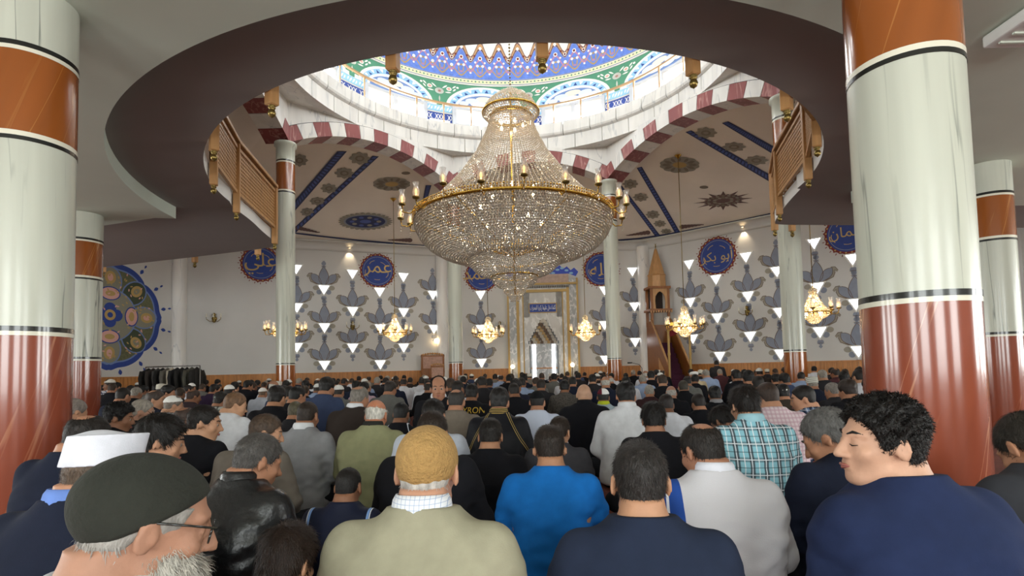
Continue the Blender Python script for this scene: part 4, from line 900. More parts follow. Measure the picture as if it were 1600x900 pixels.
class Beads:
    def __init__(s): s.p = []; s.r = []
    def ring(s, R, z, sp, r, ph=0.0, jit=.0):
        n = max(3, int(2 * pi * R / sp)); a = (np.arange(n) + ph) * 2 * pi / n + RNG.normal(0, jit, n)
        s.p.append(np.stack([R * np.cos(a), R * np.sin(a), np.full(n, z) + RNG.normal(0, .004, n)], -1)); s.r.append(np.full(n, r) * RNG.uniform(.85, 1.15, n))
    def line(s, pts, sp, r):
        pts = np.array(pts, float); d = np.r_[0, np.cumsum(np.linalg.norm(np.diff(pts, axis=0), axis=1))]; n = max(2, int(d[-1] / sp)); t = np.linspace(0, d[-1], n)
        s.p.append(np.stack([np.interp(t, d, pts[:, i]) for i in range(3)], -1)); s.r.append(np.full(n, r) * RNG.uniform(.85, 1.15, n))
    def mesh(s, name, mt):
        p = np.concatenate(s.p); r = np.concatenate(s.r); n = len(p)
        base = np.array([(1, 0, 0), (.5, .866, 0), (-.5, .866, 0), (-1, 0, 0), (-.5, -.866, 0), (.5, -.866, 0), (0, 0, 1.1), (0, 0, -1.1)])[[0, 2, 4, 6, 7]] if False else np.array([(1, 0, 0), (0, 1, 0), (-1, 0, 0), (0, -1, 0), (0, 0, 1.1), (0, 0, -1.1)])
        an = RNG.random(n) * 6.28; c_, s_ = np.cos(an), np.sin(an)
        v = np.empty((n, 6, 3)); v[:, :, 0] = base[None, :, 0] * c_[:, None] - base[None, :, 1] * s_[:, None]; v[:, :, 1] = base[None, :, 0] * s_[:, None] + base[None, :, 1] * c_[:, None]; v[:, :, 2] = base[None, :, 2]
        v = v * r[:, None, None] + p[:, None, :]
        fb = np.array([(0, 1, 4), (1, 2, 4), (2, 3, 4), (3, 0, 4), (1, 0, 5), (2, 1, 5), (3, 2, 5), (0, 3, 5)]); f = (fb[None] + 6 * np.arange(n)[:, None, None]).reshape(-1, 3)
        return np_mesh(name, v.reshape(-1, 3), f, mt)
def np_mesh(name, v, f, mt, smooth=False):
    me = bpy.data.meshes.new(name); v = np.ascontiguousarray(v, np.float32); f = np.ascontiguousarray(f, np.int32); k = f.shape[1]
    me.vertices.add(len(v)); me.vertices.foreach_set('co', v.ravel()); me.loops.add(f.size); me.loops.foreach_set('vertex_index', f.ravel())
    me.polygons.add(len(f)); me.polygons.foreach_set('loop_start', np.arange(len(f), dtype=np.int32) * k); me.polygons.foreach_set('loop_total', np.full(len(f), k, np.int32))
    me.polygons.foreach_set('use_smooth', np.full(len(f), smooth)); me.update(calc_edges=True)
    if mt is not None: me.materials.append(mt)
    return me
def resample(prof, sp):
    p = np.array(prof, float); d = np.r_[0, np.cumsum(np.linalg.norm(np.diff(p, axis=0), axis=1))]; n = max(2, int(round(d[-1] / sp)) + 1); t = np.linspace(0, d[-1], n)
    return np.stack([np.interp(t, d, p[:, 0]), np.interp(t, d, p[:, 1])], -1)

ch = empty('great_chandelier', (DOME.x, DOME.y, 2.7)); tag(ch, 'huge crystal bead chandelier hanging under the dome', 'chandelier')
def cz(v): return at_depth(803, v, DOME.y).z - 2.7
def cz_m(v): return cz(v)
PB = [(2.44, cz(347)), (2.42, cz(358)), (2.30, cz(373)), (2.08, cz(387)), (1.8, cz(397)), (1.5, cz(403)), (1.18, cz(406))]
def bowl(name, prof, sp_row, sp, r, mt=M_CRYS):
    b = Beads()
    for i, (R, z) in enumerate(resample(prof, sp_row)): b.ring(R, z, sp, r, (i % 2) * .5, .0015)
    o = link(name, b.mesh(name, mt), ch); o['kind'] = 'stuff'; return o
bowl('bead_bowl', PB, .060, .058, .0275); bowl('bead_bowl_lining', [(R * .965 - .02, z + .04) for R, z in PB], .075, .075, .026)
bowl('bead_bowl_second_tier', [(1.15, cz(402)), (1.12, cz(412)), (.98, cz(422)), (.8, cz(429)), (.58, cz(432))], .052, .05, .0245)
bowl('bead_bowl_third_tier', [(.56, cz(432)), (.54, cz(440)), (.42, cz(447)), (.28, cz(451))], .047, .045, .022)
bowl('bead_bowl_lowest_tier', [(.28, cz(451)), (.26, cz(457)), (.15, cz(463)), (.1, cz(470))], .045, .045, .02, M_CRYS2)
b = Beads(); NSTR = 120; pc = [(.5, cz(180)), (.62, cz(205)), (.9, cz(240)), (1.34, cz(278)), (1.85, cz(312)), (2.40, cz(344))]; rs = resample(pc, .15)
for k in range(NSTR):
    a = 2 * pi * k / NSTR; b.line([(R * cos(a), R * sin(a), z) for R, z in rs], .05, .019)
o = link('bead_strands', b.mesh('bead_strands', M_CRYS2), ch); o['kind'] = 'stuff'
bowl('bead_crown', [(.12, cz(141)), (.36, cz(150)), (.58, cz(162)), (.70, cz(174)), (.68, cz(178))], .06, .06, .026, M_CRYS2)
bowl('bead_crown_fringe', [(.70, cz(178)), (.62, cz(184)), (.5, cz(188)), (.5, cz(200))], .06, .055, .024, M_CRYS2)
def hoop(nm, R, z, r, mt=M_GOLD): 
    m = MB(); m.lathe([(R - r, z - r), (R + r, z - r), (R + r * 1.3, z), (R + r, z + r), (R - r, z + r), (R - r, z - r)], 96); return m.build(nm, mt, ch)
hp = hoop('gold_rim', 2.46, cz(345), .03); b = Beads()
for dz in (.06, .12): b.ring(2.47, cz(345) + dz, .07, .026)
link('rim_crest', b.mesh('rim_crest', M_GOLD), hp)['kind'] = 'stuff'
hoop('gold_ring_second_tier', 1.17, cz(403), .03); hoop('gold_ring_third_tier', .57, cz(432), .02); hoop('gold_ring_neck', .5, cz(182), .03); hoop('gold_ring_crown', .71, cz(176), .02)
m = MB(); m.tube([(0, 0, cz(460)), (0, 0, cz(140))], .03, 10); m.build('stem', M_GOLD, ch)
b = Beads(); b.line([(0, 0, cz(142)), (0, 0, 16.6 - 2.7)], .085, .03); link('chain', b.mesh('chain', M_BRASS), ch)['kind'] = 'stuff'
m = MB()
for k in range(12): a = 2 * pi * k / 12; m.tube([(.1 * cos(a), .1 * sin(a), cz(400)), (1.3 * cos(a), 1.3 * sin(a), cz(372)), (2.44 * cos(a), 2.44 * sin(a), cz(346))], .018, 6)
m.build('inner_frame', M_GOLD, ch)
bm_ = MB(); bm_.lathe([(.001, -.06), (.035, -.03), (.04, .01), (.02, .06), (.001, .08)], 10); bulbm = bm_.mesh('bulb', M_BULB)
for k in range(5):
    a = 2 * pi * k / 5 + .2; R = 1.9 if k % 2 else 1.2; link('bulb', bulbm, ch, (R * .6 * cos(a), R * .6 * sin(a), cz(345) + (.12 if k % 2 else -.05)))
for k in range(5): a = 2 * pi * k / 5; link('bulb', bulbm, ch, (.3 * cos(a), .3 * sin(a), cz(196)))
for k in range(6): a = 2 * pi * k / 6 + .5; link('bulb', bulbm, ch, (.6 * cos(a), .6 * sin(a), cz(300)))
ga = MB(); ga.tube([(0, 0, 0), (.12, 0, -.12), (.27, 0, -.1), (.30, 0, .02)], .016, 6); ga.tube([(.3, 0, .02), (.3, 0, .06)], .02, 6); arm_m = ga.mesh('lamp_arm', M_GOLD)
gc = MB(); gc.lathe([(.02, 0), (.075, .02), (.085, .06), (.07, .065)], 12, (.3, 0, .04)); cup_m = gc.mesh('cup', M_BRASS)
gg = MB(); gg.lathe([(.05, .0), (.072, .06), (.075, .12), (.052, .2), (.05, .24), (.07, .32)], 14, (.3, 0, .10)); gl_m = gg.mesh('glass_chimney', M_GLASS)
gb = MB(); gb.lathe([(.018, .0), (.018, .08), (.03, .11), (.024, .15), (.001, .19)], 8, (.3, 0, .10)); M_CAND = mat('candle_bulb', '#ffe6bd', .4, emit='#ffc070', estr=2.5); bu_m = gb.mesh('candle_bulb', M_CAND)
gd = Beads(); gd.line([(.3, 0, -.02), (.3, 0, -.24)], .05, .02); dr_m = gd.mesh('pendant_drop', M_CRYS2)
for k in range(20):
    a = 2 * pi * (k + .25) / 20; A = link('lamp_arm', arm_m, ch, (2.47 * cos(a), 2.47 * sin(a), cz(345) + (.07 if k % 2 else -.02))); A.rotation_euler = (0, 0, a)
    for nm, me in (('cup', cup_m), ('glass_chimney', gl_m), ('candle_bulb', bu_m), ('pendant_drop', dr_m)): link(nm, me, A)
for k in range(6):
    a = 2 * pi * k / 6; point_light('great_chandelier_light', (DOME.x + 1.5 * cos(a), DOME.y + 1.5 * sin(a), 4.75), 9, WARM, .12)
point_light('great_chandelier_crown_light', (DOME.x, DOME.y, 7.0), 14, WARM, .1)

def small_chandelier(u, v, depth, label):
    """u, v: widest part of the glowing bowl"""
    p = at_depth(u, v, depth); top = CB.ray_cast(Vector((p.x, p.y, 2.5)), Vector((0, 0, 1)))[0]; zt = top.z if top is not None else 7.2
    e = empty('small_chandelier', p); tag(e, label, 'chandelier', 'small crystal chandeliers')
    MB().tube([(0, 0, .62), (0, 0, zt - p.z)], .012, 6).build('rod', M_BRASS, e)
    MB().lathe([(.015, zt - p.z - .12), (.06, zt - p.z - .06), (.12, zt - p.z - .01)], 12).build('ceiling_rose', M_GOLD, e)
    for nm, pr, sp, r, mt in parts_sc:
        if nm not in SCM:
            b = Beads()
            for i, (R, z) in enumerate(resample(pr, sp)): b.ring(R, z, sp * .95, r, (i % 2) * .5)
            SCM[nm] = b.mesh(nm, mt)
        link(nm, SCM[nm], e)['kind'] = 'stuff'
    m = MB(); m.lathe([(.37, .0), (.40, .0), (.40, .03), (.37, .03), (.37, 0)], 32); m.build('gold_rim', M_GOLD, e); MB().tube([(0, 0, -.2), (0, 0, .65)], .015, 6).build('stem', M_GOLD, e)
    for k in range(8):
        a = 2 * pi * (k + .3) / 8; A = link('lamp_arm', arm_m, e, (.36 * cos(a), .36 * sin(a), .03)); A.rotation_euler = (0, 0, a); A.scale = (.8, .8, .8)
        for nm, me in (('cup', cup_m), ('glass_chimney', gl_m), ('candle_bulb', bu_m)): link(nm, me, A)
    for k in range(5): a = 2 * pi * k / 5; link('bulb', bulbm, e, (.2 * cos(a), .2 * sin(a), -.02 + .1 * (k % 2)))
    link('bulb', bulbm, e, (0, 0, .33))
    point_light('small_chandelier_light', p + Vector((0, 0, .05)), 30, WARM, .08); point_light('small_chandelier_light', p + Vector((0.02, 0, .35)), 14, WARM, .05)
SCM = {}
M_CRYW = crystal('warm_crystal', (1.0, .92, .74), .03)
parts_sc = [('bead_cone', [(.07, .60), (.1, .5), (.16, .36), (.24, .2), (.37, .06)], .045, .021, M_CRYW), ('bead_bowl', [(.38, 0), (.37, -.06), (.28, -.13), (.15, -.17)], .045, .021, M_CRYW),
            ('bead_bowl_lower', [(.18, -.17), (.17, -.22), (.1, -.28), (.05, -.3)], .04, .019, M_CRYW), ('bead_crown', [(.05, .70), (.1, .66), (.11, .6)], .04, .02, M_CRYW)]
small_chandelier(617, 521, 20.4, 'small lit chandelier hanging before the left tulip wall')
small_chandelier(763, 524, 21.0, 'small lit chandelier between the slim column and the mihrab')
small_chandelier(915, 521, 21.0, 'small lit chandelier just right of the mihrab')
small_chandelier(1070, 512, 17.8, 'small lit chandelier hanging in front of the minbar')
small_chandelier(1272, 489, 15.2, 'small lit chandelier partly behind the right tall column')
small_chandelier(446, 520, 17.0, 'small lit chandelier hidden behind the left tall column')
# ================================================================== PEOPLE: sculpting tools
def surface_nets(fn, lo, hi, h):
    lo = np.array(lo, float); hi = np.array(hi, float); C = 4
    nc = np.ceil((hi - lo) / (h * C)).astype(int) + 1; ax = [lo[i] + np.arange(nc[i]) * h * C for i in range(3)]
    G = np.stack(np.meshgrid(*ax, indexing='ij'), -1).reshape(-1, 3); dc = fn(G).reshape(nc)
    n = nc * C; big = np.repeat(np.repeat(np.repeat(dc, C, 0), C, 1), C, 2); d = np.where(big < 0, -1.0, 1.0)
    msk = np.abs(big) < h * C * 2.0; ii = np.argwhere(msk); P = lo + (ii - C // 2) * h; d[msk] = fn(P)
    off = lo - (C // 2) * h
    s = d < 0; c8 = [(i, j, k) for i in (0, 1) for j in (0, 1) for k in (0, 1)]
    sl = lambda A, o: A[o[0]:A.shape[0] - 1 + o[0], o[1]:A.shape[1] - 1 + o[1], o[2]:A.shape[2] - 1 + o[2]]
    cnt = sum(sl(s, o).astype(np.int8) for o in c8); act = (cnt > 0) & (cnt < 8); cells = np.argwhere(act); idx = -np.ones(act.shape, np.int64); idx[act] = np.arange(len(cells))
    val = np.stack([sl(d, o)[act] for o in c8], -1); acc = np.zeros((len(cells), 3)); num = np.zeros(len(cells))
    for a in range(8):
        for b in range(a + 1, 8):
            oa, ob = np.array(c8[a]), np.array(c8[b])
            if np.abs(oa - ob).sum() != 1: continue
            va, vb = val[:, a], val[:, b]; mk = (va < 0) != (vb < 0); t = np.where(mk, va / np.where(mk, va - vb, 1), 0)
            acc += np.where(mk[:, None], oa + (ob - oa) * t[:, None], 0); num += mk
    V = off + (cells + acc / num[:, None]) * h; Q = []
    for axis in range(3):
        o = [0, 0, 0]; o[axis] = 1; A = s[:-1, :-1, :-1]; B = s[o[0]:s.shape[0] - 1 + o[0], o[1]:s.shape[1] - 1 + o[1], o[2]:s.shape[2] - 1 + o[2]]
        e = np.argwhere(A != B); u, v = (axis + 1) % 3, (axis + 2) % 3; e = e[(e[:, u] > 0) & (e[:, v] > 0)]
        du = np.zeros(3, int); du[u] = 1; dv_ = np.zeros(3, int); dv_[v] = 1
        q = np.stack([idx[tuple((e - du - dv_).T)], idx[tuple((e - dv_).T)], idx[tuple(e.T)], idx[tuple((e - du).T)]], -1)
        inside = A[tuple(e.T)]; q = np.where(inside[:, None], q, q[:, ::-1]); Q.append(q)
    Q = np.concatenate(Q); Q = Q[(Q >= 0).all(1)]
    return V, Q
def smin(a, b, k): h = np.clip(.5 + .5 * (b - a) / k, 0, 1); return b * (1 - h) + a * h - k * h * (1 - h)
def capd(P, a, b, ra, rb):
    a = np.array(a, float); b = np.array(b, float); ab = b - a; t = np.clip(((P - a) @ ab) / (ab @ ab), 0, 1); return np.linalg.norm(P - a - t[:, None] * ab, axis=1) - (ra + (rb - ra) * t)
def eld(P, c, r, R=None):
    q = P - np.array(c, float)
    if R is not None: q = q @ R
    r = np.array(r, float); k0 = np.linalg.norm(q / r, axis=1); k1 = np.linalg.norm(q / (r * r), axis=1); return k0 * (k0 - 1) / np.maximum(k1, 1e-6)
def rotm(yaw, pitch=0.0, tilt=0.0):
    return np.array(Matrix.Rotation(yaw, 3, 'Z') @ Matrix.Rotation(pitch, 3, 'X') @ Matrix.Rotation(tilt, 3, 'Y'))
def wob(P, f, seed=0.0):
    x, y, z = P[:, 0] * f + seed, P[:, 1] * f + 1.7 * seed, P[:, 2] * f - seed
    return (np.sin(x + 1.3 * np.sin(y * 1.1 + z)) + np.sin(y * 1.3 + 1.1 * np.sin(z * 1.2 - x)) + np.sin(z * 1.1 + 1.2 * np.sin(x * .9 + y))) / 3
HEADC = np.array((0, .082, .742)); NECKP = np.array((0, .035, .60))
def head_frame(pose):
    R = rotm(radians(-pose['yaw']), radians(-pose.get('nod', 12)), radians(pose.get('tilt', 0)))
    off = HEADC - NECKP; nb_ = np.array((0, .028, .68)); return R, nb_ + R @ (HEADC - nb_)
def head_sdf(q):
    d = eld(q, (0, -.012, .024), (.072, .095, .088)); d = smin(d, eld(q, (0, .030, -.038), (.058, .064, .078)), .03); d = smin(d, eld(q, (0, .066, -.098), (.026, .022, .02)), .025)
    ax = np.abs(q[:, 0]); m = np.stack([ax, q[:, 1], q[:, 2]], -1)
    d = smin(d, capd(m, (.048, .01, -.075), (.02, .06, -.1), .016, .014), .02); d = smin(d, capd(m, (.012, .084, .022), (.045, .072, .02), .010, .008), .014)
    d = smin(d, eld(m, (.042, .064, -.03), (.02, .018, .018)), .02)
    d = -smin(-d, eld(m, (.031, .094, -.002), (.016, .014, .011)), .012); d = smin(d, eld(m, (.030, .076, -.003), (.015, .0135, .0125)), .003)
    d = smin(d, capd(q, (0, .090, .008), (0, .113, -.034), .008, .0125), .010); d = smin(d, eld(m, (.013, .099, -.038), (.009, .011, .008)), .006)
    d = smin(d, eld(q, (0, .090, -.060), (.024, .010, .0065)), .006); d = smin(d, eld(q, (0, .088, -.073), (.021, .010, .0065)), .006)
    Re = np.array(Matrix.Rotation(radians(22), 3, 'Z') @ Matrix.Rotation(radians(-8), 3, 'X'))
    ear = eld(m, (.079, -.012, -.012), (.0085, .019, .033), Re); ear = -smin(-ear, eld(m, (.090, -.007, -.008), (.009, .012, .021), Re), .005); ear = smin(ear, eld(m, (.074, -.002, -.016), (.008, .01, .014)), .006)
    return smin(d, ear, .006)
_tz = 1.09 * np.array([0, .05, .12, .2, .27, .34, .40, .46, .51, .545, .57, .60, .64]); _tt = np.array([(.20, .17, .0), (.215, .18, -.005), (.213, .172, -.012), (.198, .150, -.022), (.188, .138, -.03), (.192, .134, -.032), (.200, .130, -.026), (.203, .120, -.012), (.185, .098, .004), (.140, .082, .014), (.098, .072, .02), (.066, .064, .028), (.056, .056, .036)])
_zz = np.linspace(0, .6976, 129); _k = np.hanning(15); _k /= _k.sum()
_prof = np.stack([np.convolve(np.pad(np.interp(_zz, _tz, _tt[:, i]), 7, mode='edge'), _k, 'valid') for i in range(3)], -1)
def torso_par(z): z = np.clip(z, 0, .6976); return [np.interp(z, _zz, _prof[:, i]) for i in range(3)]
def torso_sdf(P, add=0.0, z1=.6976, z0=.0, fat=1.0):
    wx, wy, cy = torso_par(P[:, 2]); wx = wx * fat + add; wy = wy * (1 + (fat - 1) * 1.2) + add; p = 2.35
    k = (np.abs(P[:, 0] / wx) ** p + np.abs((P[:, 1] - cy) / wy) ** p) ** (1 / p); d = (k - 1) * np.minimum(wx, wy)
    return np.maximum(np.maximum(d, P[:, 2] - z1), z0 - P[:, 2])
SH, EL, WR = np.array((.178, .0, .553)), np.array((.252, .035, .30)), np.array((.165, .205, .175))
def body_sdf(pose):
    R, hc = head_frame(pose)
    def f(P):
        d = torso_sdf(P); m = np.stack([np.abs(P[:, 0]), P[:, 1], P[:, 2]], -1)
        d = smin(d, capd(P, (0, .03, .62), hc + R @ np.array((0, -.03, -.05)), .056, .053), .03)
        d = smin(d, capd(m, SH, EL, .052, .042), .04); d = smin(d, capd(m, EL, WR, .041, .027), .02)
        d = smin(d, eld(m, (.150, .245, .168), (.028, .045, .018)), .02)
        for (x0, x1, L) in ((.168, .172, .075), (.155, .154, .085), (.142, .136, .083), (.130, .120, .07)): d = smin(d, capd(m, (x0, .27, .165), (x1, .27 + L * .8, .145), .0095, .008), .008)
        d = smin(d, capd(m, (.125, .23, .17), (.098, .27, .16), .011, .009), .008)
        d = smin(d, capd(m, (.10, .02, .10), (.275, .24, .115), .088, .062), .05); d = smin(d, capd(m, (.275, .24, .115), (-.02, .29, .062), .056, .038), .03); d = smin(d, eld(m, (.10, .32, .045), (.085, .05, .04)), .02)
        near = np.linalg.norm(P - hc, axis=1) < .22; h = np.full(len(P), .5); 
        if near.any(): h[near] = head_sdf((P[near] - hc) @ R)
        return smin(d, h, .018)
    return f
def shirt_sdf(sleeve, fat, seed, wrinkle=.0035, hood=False, longz=0.02):
    def f(P):
        m = np.stack([np.abs(P[:, 0]), P[:, 1], P[:, 2]], -1); d = torso_sdf(P, .015, .72, longz, fat)
        e = SH + (EL - SH) * (1.0 if sleeve else .62); d = smin(d, capd(m, SH + np.array((.0 + .03 * (fat - 1), -.002, .0)), e + np.array((.03 * (fat - 1), 0, 0)), .067, .060 if sleeve else .064), .045)
        if sleeve: d = smin(d, capd(m, EL, EL + (WR - EL) * .93, .058, .043), .02)
        d = d + wrinkle * (wob(P * np.array((1, 1, 1.7)), 17, seed) + .6 * wob(P * np.array((1, 1, 2.2)), 33, seed + 3)) * np.clip((.61 - P[:, 2]) * 6, .15, 1)
        cut = P[:, 2] - (.657 - .16 * (P[:, 1] - .0)); d = np.maximum(d, np.where(np.abs(P[:, 0]) < .12, cut, -1)); return d
    return f
def trouser_sdf(P):
    m = np.stack([np.abs(P[:, 0]), P[:, 1], P[:, 2]], -1); d = np.maximum(torso_sdf(P, .008, .16, .0), P[:, 2] - .15)
    d = smin(d, capd(m, (.10, .02, .10), (.275, .24, .115), .1, .076), .05); d = smin(d, capd(m, (.275, .24, .115), (.02, .285, .062), .070, .052), .03); d = d + .004 * wob(P, 20, 1.0)
    return np.maximum(d, .002 - P[:, 2])
# ---- hair and caps, in the head's own frame
_hl_y = np.array([-.13, -.07, -.035, -.015, .012, .030, .05, .07, .1]); _hl_z = np.array([-.080, -.070, -.045, -.004, -.03, -.022, .03, .058, .072])
def hair_sdf(kind, seed=0.0):
    def f(q):
        th = {'short': .007, 'buzz': .003, 'full': .016, 'curly': .017, 'ring': .007, 'balding': .007, 'fringe': .014, 'tall': .014}.get(kind, .008)
        up = np.clip(q[:, 2] / .1, 0, 1)
        d = eld(q, (0, -.012, .024), (.072, .095, .088)) - th * (.45 + .75 * up) * np.clip((q[:, 2] + .095) / .10, .15, 1); d = smin(d, eld(q, (0, -.045, -.03), (.058, .05, .06)) - th * .5 * np.clip((q[:, 2] + .09) / .08, 0, 1), .02)
        if kind == 'curly': d = d - (.007 * wob(q, 100, seed) + .005 * wob(q, 190, seed + 2)) * np.clip((q[:, 2] + .03) / .08, .15, 1)
        elif kind == 'full' or kind == 'fringe' or kind == 'tall': d = d - .004 * wob(q * np.array((1, .5, .6)), 130, seed) - (.012 * np.clip(q[:, 1] / .08, 0, 1) * up if kind == 'tall' else 0)
        else: d = d - .0012 * wob(q, 160, seed)
        hl = np.interp(q[:, 1], _hl_y, _hl_z)
        cut = (hl - q[:, 2]) * .75; cut = np.maximum(cut, (.0725 - 2 - np.abs(q[:, 0])) * 1.0)
        d = -smin(-d, -cut, .006)
        if kind == 'ring': d = np.maximum(d, q[:, 2] - .038 - .15 * np.maximum(0, -q[:, 1]) * 0 + .0025 * wob(q, 120, seed))
        if kind == 'balding': d = np.maximum(d, -(np.linalg.norm((q - np.array((0, -.055, .105))) / np.array((.05, .055, .05)), axis=1) - 1) * .05 + .002 * wob(q, 150, seed)); 
        if kind == 'recede': d = np.maximum(d, q[:, 1] * .8 + q[:, 2] * .6 - .055)
        d = np.maximum(d, -(eld(q * np.array((1, 1, 1)) * np.where(np.abs(q[:, :1]) > 0, 1, 1), (0, .12, .0), (.085, .075, .085)) - .0) if kind != 'fringe' else -1.0)
        return d
    return f
def cap_sdf(kind):
    def f(q):
        if kind == 'knit': d = eld(q, (0, -.012, .024), (.083, .107, .096)); pl = (-.012 + .34 * q[:, 1]) - q[:, 2]; d = -smin(-d, -pl, .012)
        elif kind == 'skull': d = eld(q, (0, -.014, .026), (.081, .104, .094)); pl = (.045 + .22 * q[:, 1]) - q[:, 2]; d = -smin(-d, -pl, .008)
        elif kind == 'kufi':
            r = np.sqrt((q[:, 0] / .078) ** 2 + ((q[:, 1] + .012) / .100) ** 2); z = q[:, 2] - .20 * q[:, 1] ; d = np.maximum((r - 1) * .078, np.maximum(.022 - z, z - .108)) - .004; d = smin(d, np.maximum(eld(q, (0, -.012, .06), (.077, .099, .062)), .03 - z), .012)
        elif kind == 'felt': d = eld(q, (0, -.020, .026), (.086, .112, .094)); pl = (.010 + .66 * q[:, 1] + .001 * wob(q, 40)) - q[:, 2]; d = -smin(-d, -pl, .014) - .0015 * wob(q, 45, 2.0)
        elif kind == 'turban':
            d = eld(q, (0, -.012, .03), (.079, .102, .092)); pl = .04 + .1 * q[:, 1] - q[:, 2]; d = np.maximum(d, pl); rr = np.sqrt((q[:, 0] / .9) ** 2 + (q[:, 1] + .012) ** 2 * .72); d = smin(d, np.sqrt((rr - .083) ** 2 + ((q[:, 2] - .055) * .8) ** 2) - .026 - .002 * np.sin(q[:, 2] * 300), .006)
        return d
    return f
MC = {}
def cached(key, fn, lo, hi, h):
    if key not in MC: MC[key] = surface_nets(fn, lo, hi, h)
    return MC[key]
def strands(V, Q, n, length, width, seed, droop=.5, lift=.35, swirl=0.0, jit=.35):
    rng = np.random.default_rng(seed); a, b, c, d_ = V[Q[:, 0]], V[Q[:, 1]], V[Q[:, 2]], V[Q[:, 3]]; nr = np.cross(c - a, d_ - b); ar = np.linalg.norm(nr, axis=1); nr = nr / np.maximum(ar[:, None], 1e-9)
    pick = rng.choice(len(Q), n, p=ar / ar.sum()); u, v = rng.random(n)[:, None], rng.random(n)[:, None]; p = (a[pick] * (1 - u) + b[pick] * u) * (1 - v) + (d_[pick] * (1 - u) + c[pick] * u) * v; N = nr[pick]
    fl = np.array((0, -.25, -1.0)) * np.ones((n, 1)); crown = np.array((0, -.06, .11)); fl = (p - crown) * np.array((1, 1, 1.0)); fl /= np.linalg.norm(fl, axis=1)[:, None] + 1e-6
    if swirl: fl = fl + swirl * np.cross(np.array((0, 0, 1.0)), fl)
    fl = fl - N * (fl * N).sum(1)[:, None]; fl /= np.linalg.norm(fl, axis=1)[:, None] + 1e-6
    D = fl * droop + N * lift + rng.normal(0, jit, (n, 3)) * .5; D /= np.linalg.norm(D, axis=1)[:, None]; L = length * rng.uniform(.6, 1.25, (n, 1))
    sd = np.cross(D, N); sd /= np.linalg.norm(sd, axis=1)[:, None] + 1e-6; w_ = width
    bend = rng.normal(0, .3, (n, 3)) * L; m1 = p + D * L * .55 + N * L * .05 + bend * .15; m2 = p + D * L - N * L * .18 + bend * .5
    vs = np.stack([p - sd * w_ - N * .001, p + sd * w_ - N * .001, m1 + sd * w_ * .8, m1 - sd * w_ * .8, m2], 1).reshape(-1, 3); o = np.arange(n)[:, None] * 5
    return vs, np.concatenate([o + np.array((0, 1, 2)), o + np.array((0, 2, 3)), o + np.array((3, 2, 4))])
def mesh_vq(name, V, Q, mt, smooth=True, extra=None):
    if extra is None: return np_mesh(name, V, Q, mt, smooth)
    T = np.concatenate([Q[:, [0, 1, 2]], Q[:, [0, 2, 3]], extra[1] + len(V)]); me = np_mesh(name, np.concatenate([V, extra[0]]), T, mt, smooth); return me

# ---- cloth
def skin(c): return mat('skin_' + c.strip('#'), c, .55, var=.10, vscale=22, bump=.06, bscale=180, spec=.35)
def hairm(c): return mat('hair_' + c.strip('#'), c, .5, var=.35, vscale=70, bump=.35, bscale=260, spec=.35, stretch=(1, 1, .4))
def cloth(c, rough=.92, var=.10): return mat('cloth_' + c.strip('#'), c, rough, var=var, vscale=16, bump=.12, bscale=260, spec=.2)
def pattern(name, base, bands, rough=.9, spec=.2):
    """bands: (axis expression, period, lo, hi, colour, strength); axis 'x','z','s' raglan seam, 'd' sleeve"""
    if name in MATS: return MATS[name]
    m = bpy.data.materials.new(name); m.use_nodes = True; nt = m.node_tree; L = nt.links.new; b = nt.nodes['Principled BSDF']; b.inputs['Roughness'].default_value = rough; b.inputs['Specular IOR Level'].default_value = spec
    tc = nd(nt, 'ShaderNodeTexCoord'); sx = nd(nt, 'ShaderNodeSeparateXYZ'); L(tc.outputs['Object'], sx.inputs[0])
    def mth(op, a, c=None):
        n = nd(nt, 'ShaderNodeMath', operation=op)
        for i, v in enumerate((a, c)):
            if v is None: continue
            if isinstance(v, (int, float)): n.inputs[i].default_value = v
            else: L(v, n.inputs[i])
        return n.outputs[0]
    X, Y, Z = sx.outputs[0], sx.outputs[1], sx.outputs[2]; AX = mth('ABSOLUTE', X)
    ax = {'x': X, 'z': Z, 'a': AX, 's': mth('ADD', AX, mth('MULTIPLY', Z, .55)), 'y': Y}
    cur = nd(nt, 'ShaderNodeRGB'); cur.outputs[0].default_value = (*lin(base), 1); cur = cur.outputs[0]
    for (a, per, lo, hi, col, st) in bands:
        v = ax[a]
        if per: v = mth('FRACT', mth('ADD', mth('DIVIDE', v, per), 50.0))
        f = mth('MULTIPLY', mth('GREATER_THAN', v, lo), mth('LESS_THAN', v, hi)); f = mth('MULTIPLY', f, st)
        mx = nd(nt, 'ShaderNodeMix', data_type='RGBA'); L(f, mx.inputs[0]); L(cur, mx.inputs[6]); mx.inputs[7].default_value = (*lin(col), 1); cur = mx.outputs[2]
    L(cur, b.inputs['Base Color']); n2 = nd(nt, 'ShaderNodeTexNoise'); n2.inputs['Scale'].default_value = 220; L(tc.outputs['Object'], n2.inputs['Vector']); bp = nd(nt, 'ShaderNodeBump'); bp.inputs['Strength'].default_value = .12; bp.inputs['Distance'].default_value = .01
    L(n2.outputs['Fac'], bp.inputs['Height']); L(bp.outputs[0], b.inputs['Normal']); MATS[name] = m; return m
M_LEATHER = mat('black_leather', '#17181a', .33, bump=.5, bscale=22, spec=.6, var=.2, vscale=10)
